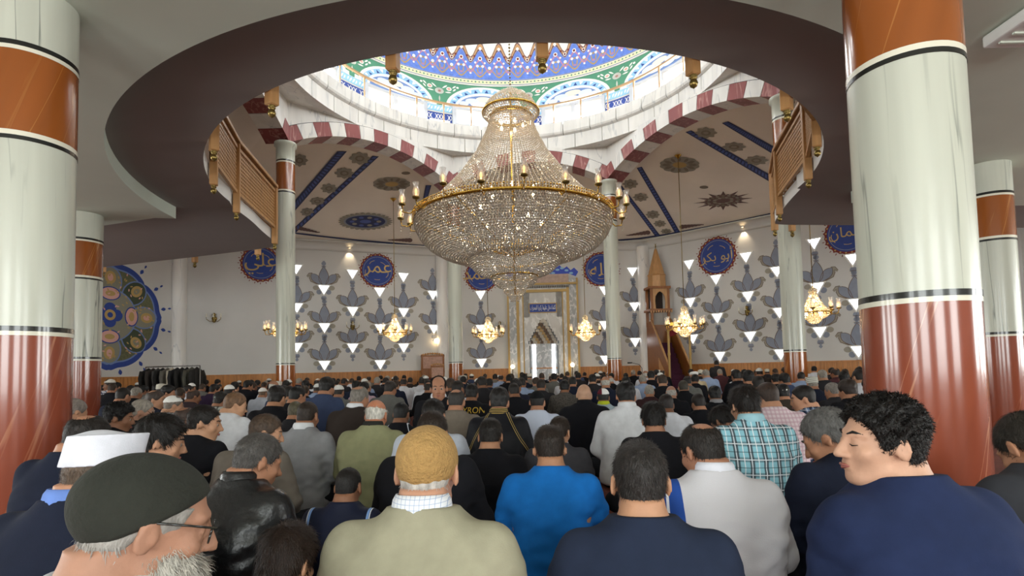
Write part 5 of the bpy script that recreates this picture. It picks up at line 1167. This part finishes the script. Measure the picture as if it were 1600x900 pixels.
def dotted(name, base, dot):
    if name in MATS: return MATS[name]
    m = mat(name, base, .9); nt = m.node_tree; b = nt.nodes['Principled BSDF']; tc = nd(nt, 'ShaderNodeTexCoord'); v = nd(nt, 'ShaderNodeTexVoronoi'); v.inputs['Scale'].default_value = 55; r = nd(nt, 'ShaderNodeValToRGB')
    r.color_ramp.elements[0].position = .42; r.color_ramp.elements[1].position = .5; r.color_ramp.elements[0].color = (*lin(dot), 1); r.color_ramp.elements[1].color = (*lin(base), 1)
    nt.links.new(tc.outputs['Object'], v.inputs['Vector']); nt.links.new(v.outputs['Distance'], r.inputs[0]); nt.links.new(r.outputs[0], b.inputs['Base Color']); return m
# ---- one seated person
def collar_mesh(r=.070, h=.028, tilt=-.28):
    k = ('collar', r, h)
    if k not in MC:
        m = MB(); m.lathe([(r + .012, -.022), (r + .006, h * .5), (r - .002, h), (r - .006, h), (r - .004, -.02)], 28, (0, .022, .657), 0, True, 0, 2 * pi, Matrix.Rotation(tilt * .45, 3, 'X')); MC[k] = m
    return MC[k]
SHARED = {}
def shared(key, make):
    if key not in SHARED: SHARED[key] = make()
    return SHARED[key]
def use(name, me, parent, mt):
    o = link(name, me, parent)
    if len(me.materials) == 0: me.materials.append(None)
    o.material_slots[0].link = 'OBJECT'; o.material_slots[0].material = mt; return o
PEOPLE = []
BUSY = []
def place(u, v, w, s=None):
    """distance and size from the head's width and top; nudged along the line of sight until nobody is sat upon"""
    d = ray(u, v); e = -d.z / d.y; X = d.x / d.y; c = sqrt(1 + X * X); child = s is not None
    if s is None: s = max(.70, min(1.16, 1 / (.872 + e * 141.0 * c / w)))
    y0 = .166 * s * 850 * c / w
    if child and e > .012: y0 = (1 - .872 * s) / e
    best = None
    for k in (1, .96, 1.04, .92, 1.08, 1.12, .88, 1.16, 1.2, .84):
        y = y0 * k; s2 = (1 - e * y) / .872 if not child else s
        if not .62 < s2 < 1.2: continue
        g = min([hypot((X * y - a) / .50, (y - b) / .44) for a, b in BUSY] + [9])
        if best is None or g > best[0] + .02: best = (g, y, s2)
        if g >= 1: break
    if best is None: best = (0, y0, s)
    return X * best[1], best[1], best[2]
def person(u, v, w, label, hair='short', hc='#1d1612', top=None, sleeve=True, yaw=0, nod=12, tilt=0, byaw=0, cap=None, capm=None, collar=None, sk='#a9785c', s=None, fat=1.0, seed=0, trousers='#1c1d22', hi=None, group=None, xyz=None, beard=None, name='person', cat='person', face=None, lean=0, shift=0.0):
    x, y, s = xyz if xyz else place(u, v, w, s)
    BUSY.append((x, y))
    if hi is None: hi = 2 if y < 2.0 else 1 if y < 4.4 else 0
    pose = dict(yaw=yaw, nod=nod, tilt=tilt); hb = (.018, .0115, .0075)[hi]; hh = (.009, .0065, .0045)[hi]
    R, hcn = head_frame(pose); bz = radians(-6 - byaw); Rb = Matrix.Rotation(bz, 3, 'Z')
    hw = Rb @ Vector(hcn) * s; loc = Vector((x - hw.x, y - hw.y, 0)) + Vector((shift, 0, 0)); top = top or cloth('#1a1a1d')
    me = shared(('body', yaw, nod, tilt, hb), lambda: mesh_vq('person_body', *surface_nets(body_sdf(pose), (-.46, -.25, -.03), (.46, .52, .93), hb), None))
    o = use(name, me, None, skin(sk)); o.location = loc; o.rotation_euler = (radians(-lean), 0, bz); o.scale = (s, s, s)
    sd = seed % 3 if hi < 1 else seed
    me = shared(('top', sleeve, fat, sd, hb), lambda: mesh_vq('top', *surface_nets(shirt_sdf(sleeve, fat, sd * 2.1, (.010 if not sleeve else .008) if hi else .003), (-.44, -.33, -.02), (.44, .45, .70), hb), None)); t = use('shirt' if not sleeve else 'top', me, o, top)
    me = shared(('trousers', hb), lambda: mesh_vq('trousers', *surface_nets(trouser_sdf, (-.46, -.28, -.03), (.46, .52, .24), max(hb, .0115)), None)); use('trousers', me, o, cloth(trousers))
    HM = Matrix.Translation(Vector(hcn)) @ Matrix([list(r) for r in R]).to_4x4()
    def head_part(nm, me, mt): p = use(nm, me, o, mt); p.matrix_local = HM; return p
    if hair:
        hs = seed if hi == 2 else seed % 2
        def mk():
            V, Q = surface_nets(hair_sdf(hair, hs * 1.3), (-.13, -.16, -.13), (.13, .15, .17), hh); ex = None
            if hi:
                n, L_, w_, dr, lf, jt = {'short': (5200, .020, .00075, 1, .28, .3), 'buzz': (3500, .008, .0006, 1, .5, .3), 'full': (7000, .034, .0009, 1, .22, .3), 'curly': (12000, .013, .0009, .6, .4, .8), 'ring': (3500, .022, .0008, 1, .25, .3), 'balding': (5000, .02, .0008, 1, .25, .3), 'fringe': (6500, .04, .0009, 1, .2, .25), 'tall': (6500, .03, .0009, .8, .4, .3)}.get(hair, (5000, .02, .0008, 1, .28, .3))
                ex = strands(V, Q, n if hi == 2 else n // 2, L_, w_ * (1 if hi == 2 else 1.5), hs + 5, dr, lf, .25, jt)
                if cap: k_ = ex[0].reshape(-1, 5, 3)[:, :, 2].max(1) < (-.03 if cap != 'kufi' else .0); nv_ = ex[0].reshape(-1, 5, 3)[k_]; o_ = np.arange(len(nv_))[:, None] * 5; ex = (nv_.reshape(-1, 3), np.concatenate([o_ + np.array((0, 1, 2)), o_ + np.array((0, 2, 3)), o_ + np.array((3, 2, 4))]))
            return mesh_vq('hair', V, Q, None, True, ex)
        head_part('hair', shared(('hair', hair, hs, hh, cap if hi else None), mk), hairm(hc))
    if cap: head_part('cap', shared(('cap', cap, hh), lambda: mesh_vq('cap', *surface_nets(cap_sdf(cap), (-.14, -.16, -.12), (.14, .16, .17), hh), None)), capm or cloth('#e8e6e0'))
    if beard:
        def mkb():
            fb = lambda q: -smin(-smin(eld(q, (0, .045, -.085), (.066, .062, .075)), eld(q, (0, .075, -.14), (.05, .045, .07)), .04) - .003 * wob(q, 90), -(np.maximum(-(eld(q, (0, .105, .0), (.055, .05, .062))), q[:, 2] + .015 + .3 * (q[:, 1] - .04))), .01)
            V, Q = surface_nets(fb, (-.12, -.06, -.26), (.12, .16, .05), hh); return mesh_vq('beard', V, Q, None, True, strands(V, Q, 7000, .028, .0008, 3, .9, .3, 0, .3))
        head_part('beard', shared(('beard', hh), mkb), hairm(beard))
    if collar is not None: use('collar', shared(('collar',), lambda: collar_mesh().mesh('collar', [])), o, collar)
    if face or (face is None and abs(yaw) >= 40 and y < 7.5):
        def mkf(sg):
            m = MB(); m.tube([(sg * .012, .0935, .020), (sg * .03, .0885, .027), (sg * .05, .072, .022)], [.0022, .0042, .0018], 6)
            return m.mesh('eyebrow', [])
        for sg in (-1, 1): head_part('eyebrow', shared(('brow', sg), lambda: mkf(sg)), hairm(hc))
        def mkl():
            m = MB(); m.tube([(-.022, .094, -.066), (-.008, .101, -.0635), (0, .1015, -.0645), (.008, .101, -.0635), (.022, .094, -.066)], [.001, .0045, .0042, .0045, .001], 8); m.tube([(-.02, .0935, -.0675), (0, .1, -.0705), (.02, .0935, -.0675)], [.001, .0055, .001], 8); return m.mesh('lips', [])
        head_part('lips', shared('lips', mkl), mat('lips', '#9a5a50', .5))
        if face == 'closed':
            def mke(sg):
                m = MB(); m.tube([(sg * .017, .0895, -.0065), (sg * .03, .0905, -.0095), (sg * .044, .083, -.0065)], [.001, .0018, .001], 6)
                return m.mesh('eyelash', [])
            for sg in (-1, 1): head_part('eyelash', shared(('lash', sg), lambda: mke(sg)), hairm(hc))
        else:
            def mki(sgn):
                m = MB()
                for sg in (sgn,):
                    m.lathe([(.001, .0138), (.006, .0128), (.0115, .0075)], 14, (sg * .030, .0765, -.003), 0, True, 0, 2 * pi, Matrix.Rotation(-pi / 2, 3, 'X')); m.lathe([(.0005, .0148), (.0045, .0142), (.0072, .0128)], 12, (sg * .030, .0765, -.003), 1, True, 0, 2 * pi, Matrix.Rotation(-pi / 2, 3, 'X'))
                return m.mesh('eye', [mat('eye_white', '#a89b90', .4), mat('iris_dark', '#1c120c', .2)])
            
            for sgn in (-1, 1): p = link('eye', shared(('eye', sgn), lambda: mki(sgn)), o); p.matrix_local = HM
    tag(o, label, cat, group); PEOPLE.append((o, u, y)); o['_hm'] = 0; del o['_hm']
    return o, HM
# ================================================================== PEOPLE: the congregation
BLK = cloth('#15151a'); NAVY = cloth('#1d2233'); WHT = cloth('#d9dade'); CHAR = cloth('#2b2a2d'); BROWN = cloth('#332b27'); TAUPE = cloth('#6f675e'); GREY = cloth('#8d8d90'); SLATEB = cloth('#3c4763')
T = 'trousers'; 
# nearest row
person(668, 655, 95, 'man in a beige sweater wearing a tan knitted skullcap, seen from behind', 'ring', '#b9b4ae', cloth('#99957f', .95), cap='knit', capm=mat('tan_knit', '#a9854f', .9, bump=.8, bscale=150, var=.1, vscale=60), collar=pattern('shirt_collar_check', '#dfe2e8', [('x', .012, 0, .12, '#8fa3c4', .8), ('z', .012, 0, .12, '#8fa3c4', .8)]), sk='#b98a70', fat=1.1, nod=6, seed=1)
person(997, 680, 88, 'man in a dark navy t-shirt with short greying dark hair, seen from behind', 'short', '#2c2826', cloth('#222a3d', .95), False, sk='#b48668', fat=1.12, nod=4, seed=2)
o, HM = person(1368, 614, 118, 'young man with curly black hair and navy t-shirt, face turned left', 'curly', '#15110f', cloth('#222c4b', .95), False, yaw=-80, nod=-2, byaw=-12, sk='#c79a80', fat=1.22, seed=3, hi=2, face='closed', xyz=(1.04, 1.56, 1.04), tilt=0)
o, HM = person(212, 712, 150, 'old man with white beard, dark felt cap and glasses at lower left', 'ring', '#9a9690', cloth('#c9ccd2'), yaw=34, nod=16, tilt=0, cap='felt', capm=mat('dark_felt', '#24261f', .95, bump=.3, bscale=90, var=.15, vscale=20), beard='#b5b0a6', sk='#a67a63', hi=2, seed=4, xyz=(-.675, 1.02, 1.015), byaw=10)
g = MB(); g.tube([(.079, -.005, .012), (.078, .05, .012), (.07, .095, .01)], .0022, 6); g.tube([(-.079, -.005, .012), (-.078, .05, .012), (-.07, .095, .01)], .0022, 6)
for sg in (-1, 1): g.tube([(sg * (.038 + .03 * cos(a)), .104 - .008 * (1 + cos(a)), -.002 + .02 * sin(a)) for a in [2 * pi * k / 14 for k in range(15)]], .002, 6)
gl = g.build('glasses', M_BLACK, o); gl.matrix_local = HM
person(165, 664, 112, 'man in dark navy suit and white brimless cap at left edge', 'short', '#5b4a3c', NAVY, yaw=38, nod=14, tilt=-4, cap='kufi', capm=cloth('#dcdde6'), collar=cloth('#6c8bd0'), sk='#b58468', seed=5, hi=2, fat=1.1, xyz=(-1.27, 1.70, .99))
person(404, 665, 64, 'man in a shiny black leather jacket with grey hair', 'short', '#4c4845', M_LEATHER, yaw=30, nod=22, sk='#a9785c', seed=6, collar=M_LEATHER, fat=1.1, byaw=8)
person(450, 800, 95, 'child with tousled dark brown hair at bottom, left of the beige sweater', 'fringe', '#2a1d16', BLK, xyz=(-.578, 1.4, .735), seed=7, hi=2, yaw=10, nod=20, sk='#b48668')
person(543, 722, 50, 'boy in a navy tracksuit top with pale blue side stripes', 'buzz', '#15110f', pattern('tracksuit_blue_piping', '#191e33', [('a', 0, .172, .186, '#7fa3dc', 1), ('a', 0, .188, .193, '#e8ecf4', 1)], .6), xyz=(-.726, 2.4, .70), seed=1, nod=14, sk='#8a5f46')
person(857, 657, 50, 'boy in a bright blue t-shirt with short dark hair', 'short', '#2a211b', cloth('#1668b5', .9), False, seed=2, sk='#a97a5c', yaw=-8, trousers='#7a6a58')
person(1094, 648, 64, 'man in a white sports shirt with blue shoulder panel', 'balding', '#231d19', pattern('white_sport_blue', '#cfcdd2', [('x', 0, -.40, -.155, '#2a4fa0', 1), ('x', 0, -.215, -.205, '#f0f0f4', 1)], .85), seed=3, yaw=-28, nod=20, sk='#a3735a', collar=cloth('#dfe0ea'), fat=1.12)
person(1003, 722, 60, 'small child in red floral clothes hidden behind the navy t-shirt man', 'short', '#2a1d16', dotted('red_floral', '#6a6070', '#b03038'), s=.62, seed=1, xyz=(.47, 1.95, .66), sk='#b48668', fat=1.35)
person(1162, 598, 45, 'man in a turquoise, black and white plaid shirt', 'tall', '#1d1714', pattern('turquoise_plaid', '#8fc4d2', [('x', .075, .0, .34, '#3b3a40', .85), ('z', .085, 0, .3, '#3b3a40', .55), ('x', .075, .12, .2, '#d8dfe4', .9), ('z', .085, .12, .18, '#e4eaee', .9), ('x', .075, .62, .68, '#f0f4f6', .9), ('z', .085, .6, .66, '#23303a', .6)]), seed=1, yaw=-10, sk='#b9896c', collar=cloth('#9cc6d2'))
person(1197, 593, 35, 'man in a pale pink checked shirt', 'short', '#3a2c24', pattern('pink_check', '#e3d3d8', [('x', .03, 0, .4, '#c9a4b2', .6), ('z', .03, 0, .4, '#c9a4b2', .6)]), seed=2, yaw=-22, sk='#b9896c', fat=1.08)
person(1281, 618, 58, 'grey-haired man with glasses and navy jacket beside the curly head', 'short', '#5c5a58', NAVY, yaw=-52, nod=30, sk='#a9785c', seed=3, xyz=(1.27, 2.22, .99))
person(1253, 598, 34, 'dark-haired man in blue plaid shirt facing left before the right slim column', 'short', '#17120f', pattern('blue_plaid', '#6f87a8', [('x', .05, 0, .4, '#232c44', .9), ('z', .05, 0, .4, '#1d2438', .7), ('x', .05, .6, .68, '#e4e8ee', .9), ('z', .05, .6, .68, '#dfe4ec', .8)]), yaw=-72, sk='#b9896c', seed=1)
person(588, 618, 35, 'bald man with white side hair and pale olive jacket', 'ring', '#c9c4ba', cloth('#8b8b69', .92), sk='#b5785a', seed=1, fat=1.12, nod=16, collar=cloth('#2b2a26'))
person(481, 622, 35, 'young man in a grey long-sleeved top with white shirt collar', 'buzz', '#2b211a', GREY, collar=WHT, sk='#9c6e54', seed=2)
person(368, 608, 31, 'boy with fair brown hair in a white t-shirt', 'short', '#6b4f38', WHT, False, yaw=48, sk='#c09272', seed=1, nod=18)
person(320, 628, 44, 'man in a black t-shirt turned to the right behind the white-capped man', 'short', '#17120f', BLK, False, yaw=66, sk='#b48668', seed=2, nod=10)
person(416, 641, 41, 'brown-haired man in taupe looking right, behind the leather jacket', 'short', '#4a3a2e', TAUPE, yaw=62, sk='#b48668', seed=1, nod=14)
person(252, 640, 64, 'dark-haired man in a pale blue-white shirt looking right', 'full', '#15100d', cloth('#c6cad4'), yaw=52, sk='#b9896c', seed=2, nod=16)
person(138, 638, 62, 'man with thinning dark hair and navy jacket by the left column', 'balding', '#211b17', NAVY, yaw=40, sk='#a9785c', seed=1, nod=20)
person(122, 625, 44, 'grey-haired man in a white shirt before the left red column', 'short', '#7a7068', WHT, yaw=20, sk='#b48668', seed=1, nod=20, xyz=(-3.78, 4.7, 1.0))
person(184, 625, 46, 'man with thick curly black hair looking right at left', 'curly', '#0f0c0b', BLK, yaw=62, sk='#8a5f46', seed=1, nod=12, xyz=(-3.1, 4.3, .955))
person(223, 620, 33, 'man with close grey hair in dark top behind the curly-haired man', 'short', '#8d857a', CHAR, yaw=56, sk='#a67a63', seed=1)
person(562, 599, 28, 'grey-haired man in a dark brown suit jacket', 'balding', '#6e675f', BROWN, yaw=18, sk='#a9785c', seed=1, collar=WHT, fat=1.1)
person(511, 587, 23, 'dark-haired man in a slate blue jacket', 'full', '#17130f', SLATEB, seed=1, sk='#a9785c', yaw=12)
person(610, 592, 19, 'man in a grey wool jacket behind the bald olive-jacket man', 'short', '#2b241f', cloth('#6a6a66'), seed=1, sk='#a9785c', yaw=16)
person(684, 585, 24.5, 'balding man turning round to face the camera, white shawl on shoulders', 'recede', '#15110f', BLK, yaw=148, nod=2, sk='#a8775c', seed=1, hi=1, byaw=20, face=True, xyz=(-.805, 5.9, 1.11), collar=WHT)
person(712, 603, 26, 'man with thinning hair in a taupe jacket', 'balding', '#2a2521', cloth('#7a7065'), xyz=(-.52, 5.0, .99), seed=1, sk='#a9785c', fat=1.08)
eo, _ = person(737, 598, 21, 'man in black sweatshirt with gold lettering across the back', 'full', '#15110f', BLK, seed=1, sk='#8a5f46', fat=1.12)
vs, fs = text_mesh('EYRON', .1)
t = MB(); pts = []
for x, y in vs:
    zz = .55 + y * 1.0; wx, wy, cy = [float(a) for a in torso_par(np.array([zz]))]; k = min(.97, abs(x * .95 + .035) / (wx * 1.12 + .02)); pts.append((x * .95 + .035, cy - (wy * 1.144 + .026) * (1 - k ** 2.35) ** (1 / 2.35), zz))
t.add(pts, fs); t.build('gold_lettering', mat('gold_print', '#c9a63a', .5), eo)
person(780, 602, 28, 'youth in black track jacket with thin gold shoulder piping', 'full', '#15110f', pattern('gold_piping', '#15151a', [('s', 0, .425, .429, '#b59a58', 1), ('s', 0, .440, .443, '#b59a58', 1)], .6), seed=1, sk='#9c6e54', collar=pattern('gold_collar', '#1b1a1a', [('z', .012, 0, .4, '#b59a58', .9)]))
person(766, 648, 38, 'boy in black t-shirt with short dark hair beside the blue t-shirt boy', 'short', '#1d1815', BLK, False, seed=2, sk='#a97a5c')
person(839, 607, 25, 'man in white striped shirt and round black cap', 'short', '#1a1512', pattern('striped_shirt', '#cfd6e6', [('x', .014, 0, .25, '#98a6c8', .7)]), cap='skull', capm=cloth('#121214'), seed=1, sk='#a9785c')
person(912, 596, 25, 'large bald man in a black jacket', None, '#17120f', BLK, seed=1, sk='#b18a70', fat=1.3, collar=BLK)
person(977, 593, 31, 'man with black hair in a white shirt left of the black jacket', 'full', '#0f0c0b', WHT, seed=2, sk='#a9785c', fat=1.08, collar=WHT)
person(1020, 625, 37, 'dark-haired man in a black shirt in front of a white shirt', 'full', '#15110f', BLK, seed=1, sk='#9c6e54')
person(1040, 612, 25, 'dark-haired man in a white robe behind the black-shirted man', 'short', '#1d1512', cloth('#cdcfd6'), seed=1, sk='#6e4a36', fat=1.1)
person(874, 646, 33, 'boy in dark grey t-shirt with striped track trousers', 'short', '#2b2019', cloth('#38373b'), False, seed=1, yaw=20, sk='#b48668')
person(675, 632, 52, 'man in a black jacket hidden behind the tan knitted cap', 'recede', '#2b211b', BLK, seed=2, fat=1.15, sk='#a9785c', nod=24)
person(677, 618, 38, 'dark-haired man in a light shirt just beyond the tan knitted cap', 'short', '#17120f', cloth('#b9bfcb'), seed=1, sk='#a9785c')
person(627, 625, 25, 'boy in black top with white piping beside the olive jacket', 'short', '#0f0d0c', pattern('white_piping', '#14141a', [('s', 0, .44, .447, '#d5dae6', 1)]), seed=1, sk='#7d5640')
person(433, 600, 28, 'dark-haired man in black in front of the left slim column', 'full', '#17120f', BLK, seed=1, sk='#a97a5c')
person(465, 600, 24, 'man with short black hair right of the left slim column', 'short', '#14110f', BLK, seed=1, yaw=24, sk='#a9785c')
person(462, 624, 22, 'olive-grey haired man between two black jackets at left', 'short', '#57513f', CHAR, seed=1, sk='#a9785c')
person(1090, 612, 22, 'man in black with cropped dark hair before the minbar', 'short', '#1f1815', BLK, seed=1, sk='#a9785c', yaw=-14)
person(1116, 601, 21, 'black-haired man with grey collar before the minbar', 'full', '#0f0d0c', BLK, collar=GREY, seed=1, sk='#8a5f46')
person(1127, 626, 33, 'man in black bending his head left of the turquoise plaid shirt', 'full', '#171210', BLK, yaw=-40, nod=34, seed=1, sk='#9c6e54')
person(1067, 592, 17, 'man in a thick black coat with hooded collar', 'short', '#3a352c', BLK, collar=BLK, seed=1, fat=1.15, sk='#a9785c')
person(1048, 600, 17.5, 'bald grey-haired man in black beside the thick black coat', 'ring', '#a39e96', BLK, seed=1, sk='#a67a63')
person(1014, 599, 17, 'grey-haired man in a maroon top behind the white shirt', 'short', '#8f897f', cloth('#3a2426'), seed=1, sk='#a9785c')
person(942, 604, 20, 'man in lime-collared top with maroon and white cap', 'short', '#1a1512', cloth('#9aa8b0'), cap='skull', capm=pattern('maroon_white_cap', '#5f1d28', [('x', 0, -.02, .2, '#e2e0dc', 1)]), collar=cloth('#b7c02e'), seed=1, sk='#7d5640')
person(882, 592, 16, 'man in a grey-brown patterned shirt before the mihrab', 'full', '#0f0d0c', mat('mottled_shirt', '#4b4640', .9, var=.6, vscale=45), seed=1, sk='#8a5f46')
person(845, 590, 16, 'dark-haired man in charcoal jacket left of the patterned shirt', 'short', '#2a221c', CHAR, seed=1, sk='#9c6e54')
person(806, 590, 17, 'curly-haired man in navy floral shirt before the mihrab', 'curly', '#16110f', cloth('#222433'), yaw=22, seed=1, sk='#9c6e54')
person(1084, 578, 12, 'imam in a white and maroon turban and cream robe at the minbar foot', None, '#15110f', cloth('#b8a888'), cap='turban', capm=pattern('turban_cloth', '#e8e6e2', [('z', 0, .085, .2, '#5a2030', 1)]), seed=1, sk='#a9785c')
person(1268, 586, 19, 'man in a striped white knitted cap right of the right slim column', 'short', '#8d857a', NAVY, cap='kufi', capm=pattern('striped_cap', '#d6d3c8', [('z', .028, 0, .35, '#6f7468', .9)]), seed=1, sk='#a9785c')
person(1299, 595, 22, 'grey-haired man in dark jacket below the striped cap', 'short', '#77706a', CHAR, yaw=-30, seed=1, sk='#a9785c')
person(1323, 590, 28, 'dark brown-haired man close to the large right column', 'full', '#2a1f19', BLK, seed=1, sk='#a9785c', yaw=-14)
person(1357, 587, 24, 'black-haired man partly behind the large right column', 'full', '#100d0c', CHAR, seed=1, sk='#a9785c')
person(1222, 598, 22, 'man in a white cap with dark hair left of the right slim column', 'full', '#100d0c', cloth('#3b332c'), cap='skull', seed=1, sk='#a9785c')
person(1580, 672, 84, 'man in charcoal padded jacket cut off by the right edge', 'short', '#2b2620', cloth('#34353a', .8), yaw=-10, nod=40, seed=1, xyz=(1.78, 1.9, 1.0), fat=1.2, sk='#a9785c')
person(166, 581, 13, 'man in white and blue checked shirt and cap sitting by the left wall', 'short', '#2a221c', pattern('blue_white_check', '#d3d6dc', [('x', .07, 0, .22, '#2a3350', .9), ('z', .07, 0, .22, '#2a3350', .9)]), cap='skull', capm=cloth('#cfcac0'), yaw=120, byaw=110, seed=1, sk='#7d5640', face=True, xyz=(-9.55, 12.9, 1.18))
person(243, 606, 26, 'balding man with glasses in navy looking right before the coats', 'balding', '#3a2f28', NAVY, yaw=60, seed=1, sk='#b48668')
person(263, 600, 19, 'black-haired man in black looking right before the coats', 'full', '#100d0c', BLK, yaw=62, seed=1, sk='#a9785c')
person(272, 615, 26, 'man in white cap and white shirt beside the yellow top', 'short', '#6f655b', WHT, cap='skull', yaw=44, seed=1, sk='#b48668')
person(248, 628, 22, 'child in a mustard yellow top among the men at left', 'short', '#2a1f19', cloth('#b98a2c'), seed=1, s=.8, sk='#b48668')
person(300, 597, 12.5, 'man in small white cap before the right end of the coat rail', 'short', '#2a221c', CHAR, cap='skull', seed=1, sk='#a9785c')
person(303, 606, 19, 'brown-haired man in striped dark jersey at left', 'balding', '#3a2a22', pattern('jersey_stripe', '#3a2f33', [('z', 0, .43, .44, '#b8b4b8', 1)]), seed=1, sk='#8a5f46', yaw=34)
person(290, 632, 31, 'balding brown-haired man in grey-brown behind the white shirt', 'balding', '#3f3028', TAUPE, seed=1, sk='#9c6e54', yaw=30)
person(346, 610, 21, 'man in sage green cap and patterned shirt', 'full', '#1a1512', pattern('pattern_shirt', '#b9bbb4', [('x', .05, 0, .4, '#2e332c', .8), ('z', .05, 0, .3, '#2e332c', .8)]), cap='skull', capm=cloth('#8b9488'), seed=1, yaw=24, sk='#9c6e54')
person(359, 599, 17, 'man in plain white cap right of the coats', 'short', '#1a1512', CHAR, cap='skull', seed=1, sk='#a9785c')
person(336, 599, 14, 'dark-haired man in purple sweater right of the coats', 'full', '#1a1310', cloth('#35263f'), seed=1, sk='#a9785c', yaw=40)
person(388, 593, 13, 'man in black against the left wainscot', 'full', '#14100e', BLK, seed=1, sk='#a9785c', yaw=30)
person(411, 604, 14, 'man in white cap and pale shirt before the left wainscot', 'short', '#6e5a48', cloth('#b4b8c2'), cap='skull', seed=1, sk='#a9785c')
# man raised on a stool right of the minbar
sp_ = at_depth(1119, 562, 18.5); lift = sp_.z - .872
o, _ = person(1119, 562, 9, 'man in dark suit on a low stool before the right tulip wall', 'short', '#15110f', CHAR, seed=1, sk='#8a5f46', xyz=(sp_.x, sp_.y, 1.0)); o.location.z = lift
st_ = empty('stool', (o.location.x, o.location.y, 0)); tag(st_, 'low wooden stool under the man in dark suit by the minbar', 'stool')
MB().box((0, .1, lift - .02), (.62, .75, .04)).build('seat', M_DARKWOOD, st_)
for sx in (-.26, .26):
    for sy in (-.2, .4): MB().box((sx, sy, (lift - .04) / 2), (.05, .05, lift - .04)).build('leg', M_DARKWOOD, st_)

# ---------------------------------------------------------------- rows beyond, facing the mihrab wall
HA = [('full', '#120f0d', 'black hair'), ('short', '#1d1713', 'cropped dark hair'), ('short', '#3a2c22', 'brown hair'), ('balding', '#2b231e', 'thinning dark hair'), ('short', '#8b857b', 'grey hair'), ('ring', '#b9b4aa', 'bald crown'), ('skull', '#d9d8d2', 'white cap'), ('kufi', '#cfcabb', 'cream cap')]
HP = [.30, .22, .12, .09, .08, .04, .11, .04]
TO = [('#15151a', 'black top'), ('#1d2233', 'navy top'), ('#2b2a2d', 'charcoal jacket'), ('#332b27', 'dark brown jacket'), ('#c9cad0', 'white shirt'), ('#8fa0bd', 'light blue shirt'), ('#6f675e', 'taupe jacket'), ('#6a6a66', 'grey jacket'), ('#3c4763', 'blue jacket'), ('#4a2a2e', 'maroon top'), ('#b39aa4', 'dusty pink shirt'), ('#55563f', 'olive jacket')]
TP = [.30, .12, .13, .06, .12, .06, .05, .06, .04, .02, .02, .02]
SKN = ['#a9785c', '#b48668', '#9c6e54', '#8a5f46']
MARKS = [(170, 'beside the blue wall rosette'), (290, 'before the coat rail'), (400, 'before the bare left wainscot'), (465, 'by the left slim column'), (560, 'under the left tulip wall'), (640, 'left of the preaching chair'), (700, 'before the preaching chair'), (770, 'right of the chair column'), (880, 'in front of the mihrab'), (945, 'right of the mihrab'), (1010, 'by the column near the minbar'), (1090, 'before the minbar steps'), (1200, 'under the right tulip wall'), (1262, 'by the right slim column'), (1345, 'near the large right column')]
def mark(u): return min(MARKS, key=lambda q: abs(q[0] - u))[1]
taken = [(o.matrix_world.translation.x if False else o.location.x, o.location.y) for o, u, y in PEOPLE]
cols = [cA, cB, cC, cE, cL1, cR1, cL2, cR2]
rr = np.random.default_rng(21); far = []
def vis(x, y):
    d = Vector((x, y, .85 - EYE)); z = d.dot(vF); return PX + FPX * d.dot(vR) / z, PY - FPX * d.dot(vU) / z
yrow = 5.6
while yrow < 22.6:
    step = .78 if yrow < 9 else .95 if yrow < 13 else 1.15
    x = -13.0 + rr.random() * .5
    while x < 12.5:
        px_, py_ = x + rr.normal(0, .07), yrow + rr.normal(0, .09) - x * .05; x += step * rr.uniform(.85, 1.25)
        u, v = vis(px_, py_)
        if u < 158 or u > 1356: continue
        if 84 < u < 160: continue
        wl = WALL['wall_rear_left'] if px_ < -3.1 else WALL['wall_rear'] if px_ < 5.9 else WALL['wall_rear_right']
        if min((Vector((px_, py_, 0)) - w_.A).dot(w_.n) for w_ in (WALL['wall_left_rear'], WALL['wall_rear_left'], WALL['wall_rear'], WALL['wall_rear_right'])) < .7: continue
        if any(hypot(px_ - c[0], py_ - c[1]) < .78 for c in cols) or any(hypot(px_ - a, py_ - b) < .66 for a, b in taken): continue
        if hypot(px_ - bx_, py_ - by_ - 1.2) < 1.8 or (abs(px_ - mi_e.location.x) < 1.0 and py_ > 22.3): continue
        if (Vector((px_, py_, 0)) - kc.location).length < 1.1 or abs(px_ - cr.location.x) < 1.5 and abs(py_ - cr.location.y) < .9: continue
        if yrow < 7.2 and any(abs(uu - u) < 30 and yy < 5.6 for _, uu, yy in PEOPLE): continue
        if yrow < 6.6 and 420 < u < 1250 and rr.random() < .6: continue
        taken.append((px_, py_)); far.append((px_, py_, u))
    yrow += .95 if yrow < 9 else 1.15
from collections import defaultdict
labs = defaultdict(list)
for i, (px_, py_, u) in enumerate(far):
    h = HA[rr.choice(len(HA), p=HP)]; t_ = TO[rr.choice(len(TO), p=TP)]; yw = int(rr.choice([0, 0, 0, 0, 24, -22])); sc = float(rr.uniform(.95, 1.07))
    cap_ = h[0] if h[0] in ('skull', 'kufi') else None
    o, _ = person(u, 0, 0, '', 'short' if cap_ else h[0], '#2a221c' if cap_ else h[1], cloth(t_[0]), yaw=yw, nod=12, cap=cap_, capm=cloth(h[1]) if cap_ else None, sk=SKN[i % 4], seed=i % 2, hi=0, xyz=(px_, py_, sc), face=False, byaw=float(rr.normal(0, 6)), group='worshippers seated in the farther rows')
    dist = 'middle-row' if py_ < 9.5 else 'distant' if py_ < 14.5 else 'farthest'
    labs[f'{dist} man, {h[2]}, {t_[1]}, {mark(u)}'].append((u, o))
ORD = ['leftmost', 'second from left', 'third from left', 'fourth from left', 'fifth from left', 'sixth from left']
for lb, L_ in labs.items():
    L_.sort(key=lambda q: q[0])
    for k, (u, o) in enumerate(L_): o['label'] = lb if len(L_) == 1 else lb + ', ' + ORD[min(k, 5)]
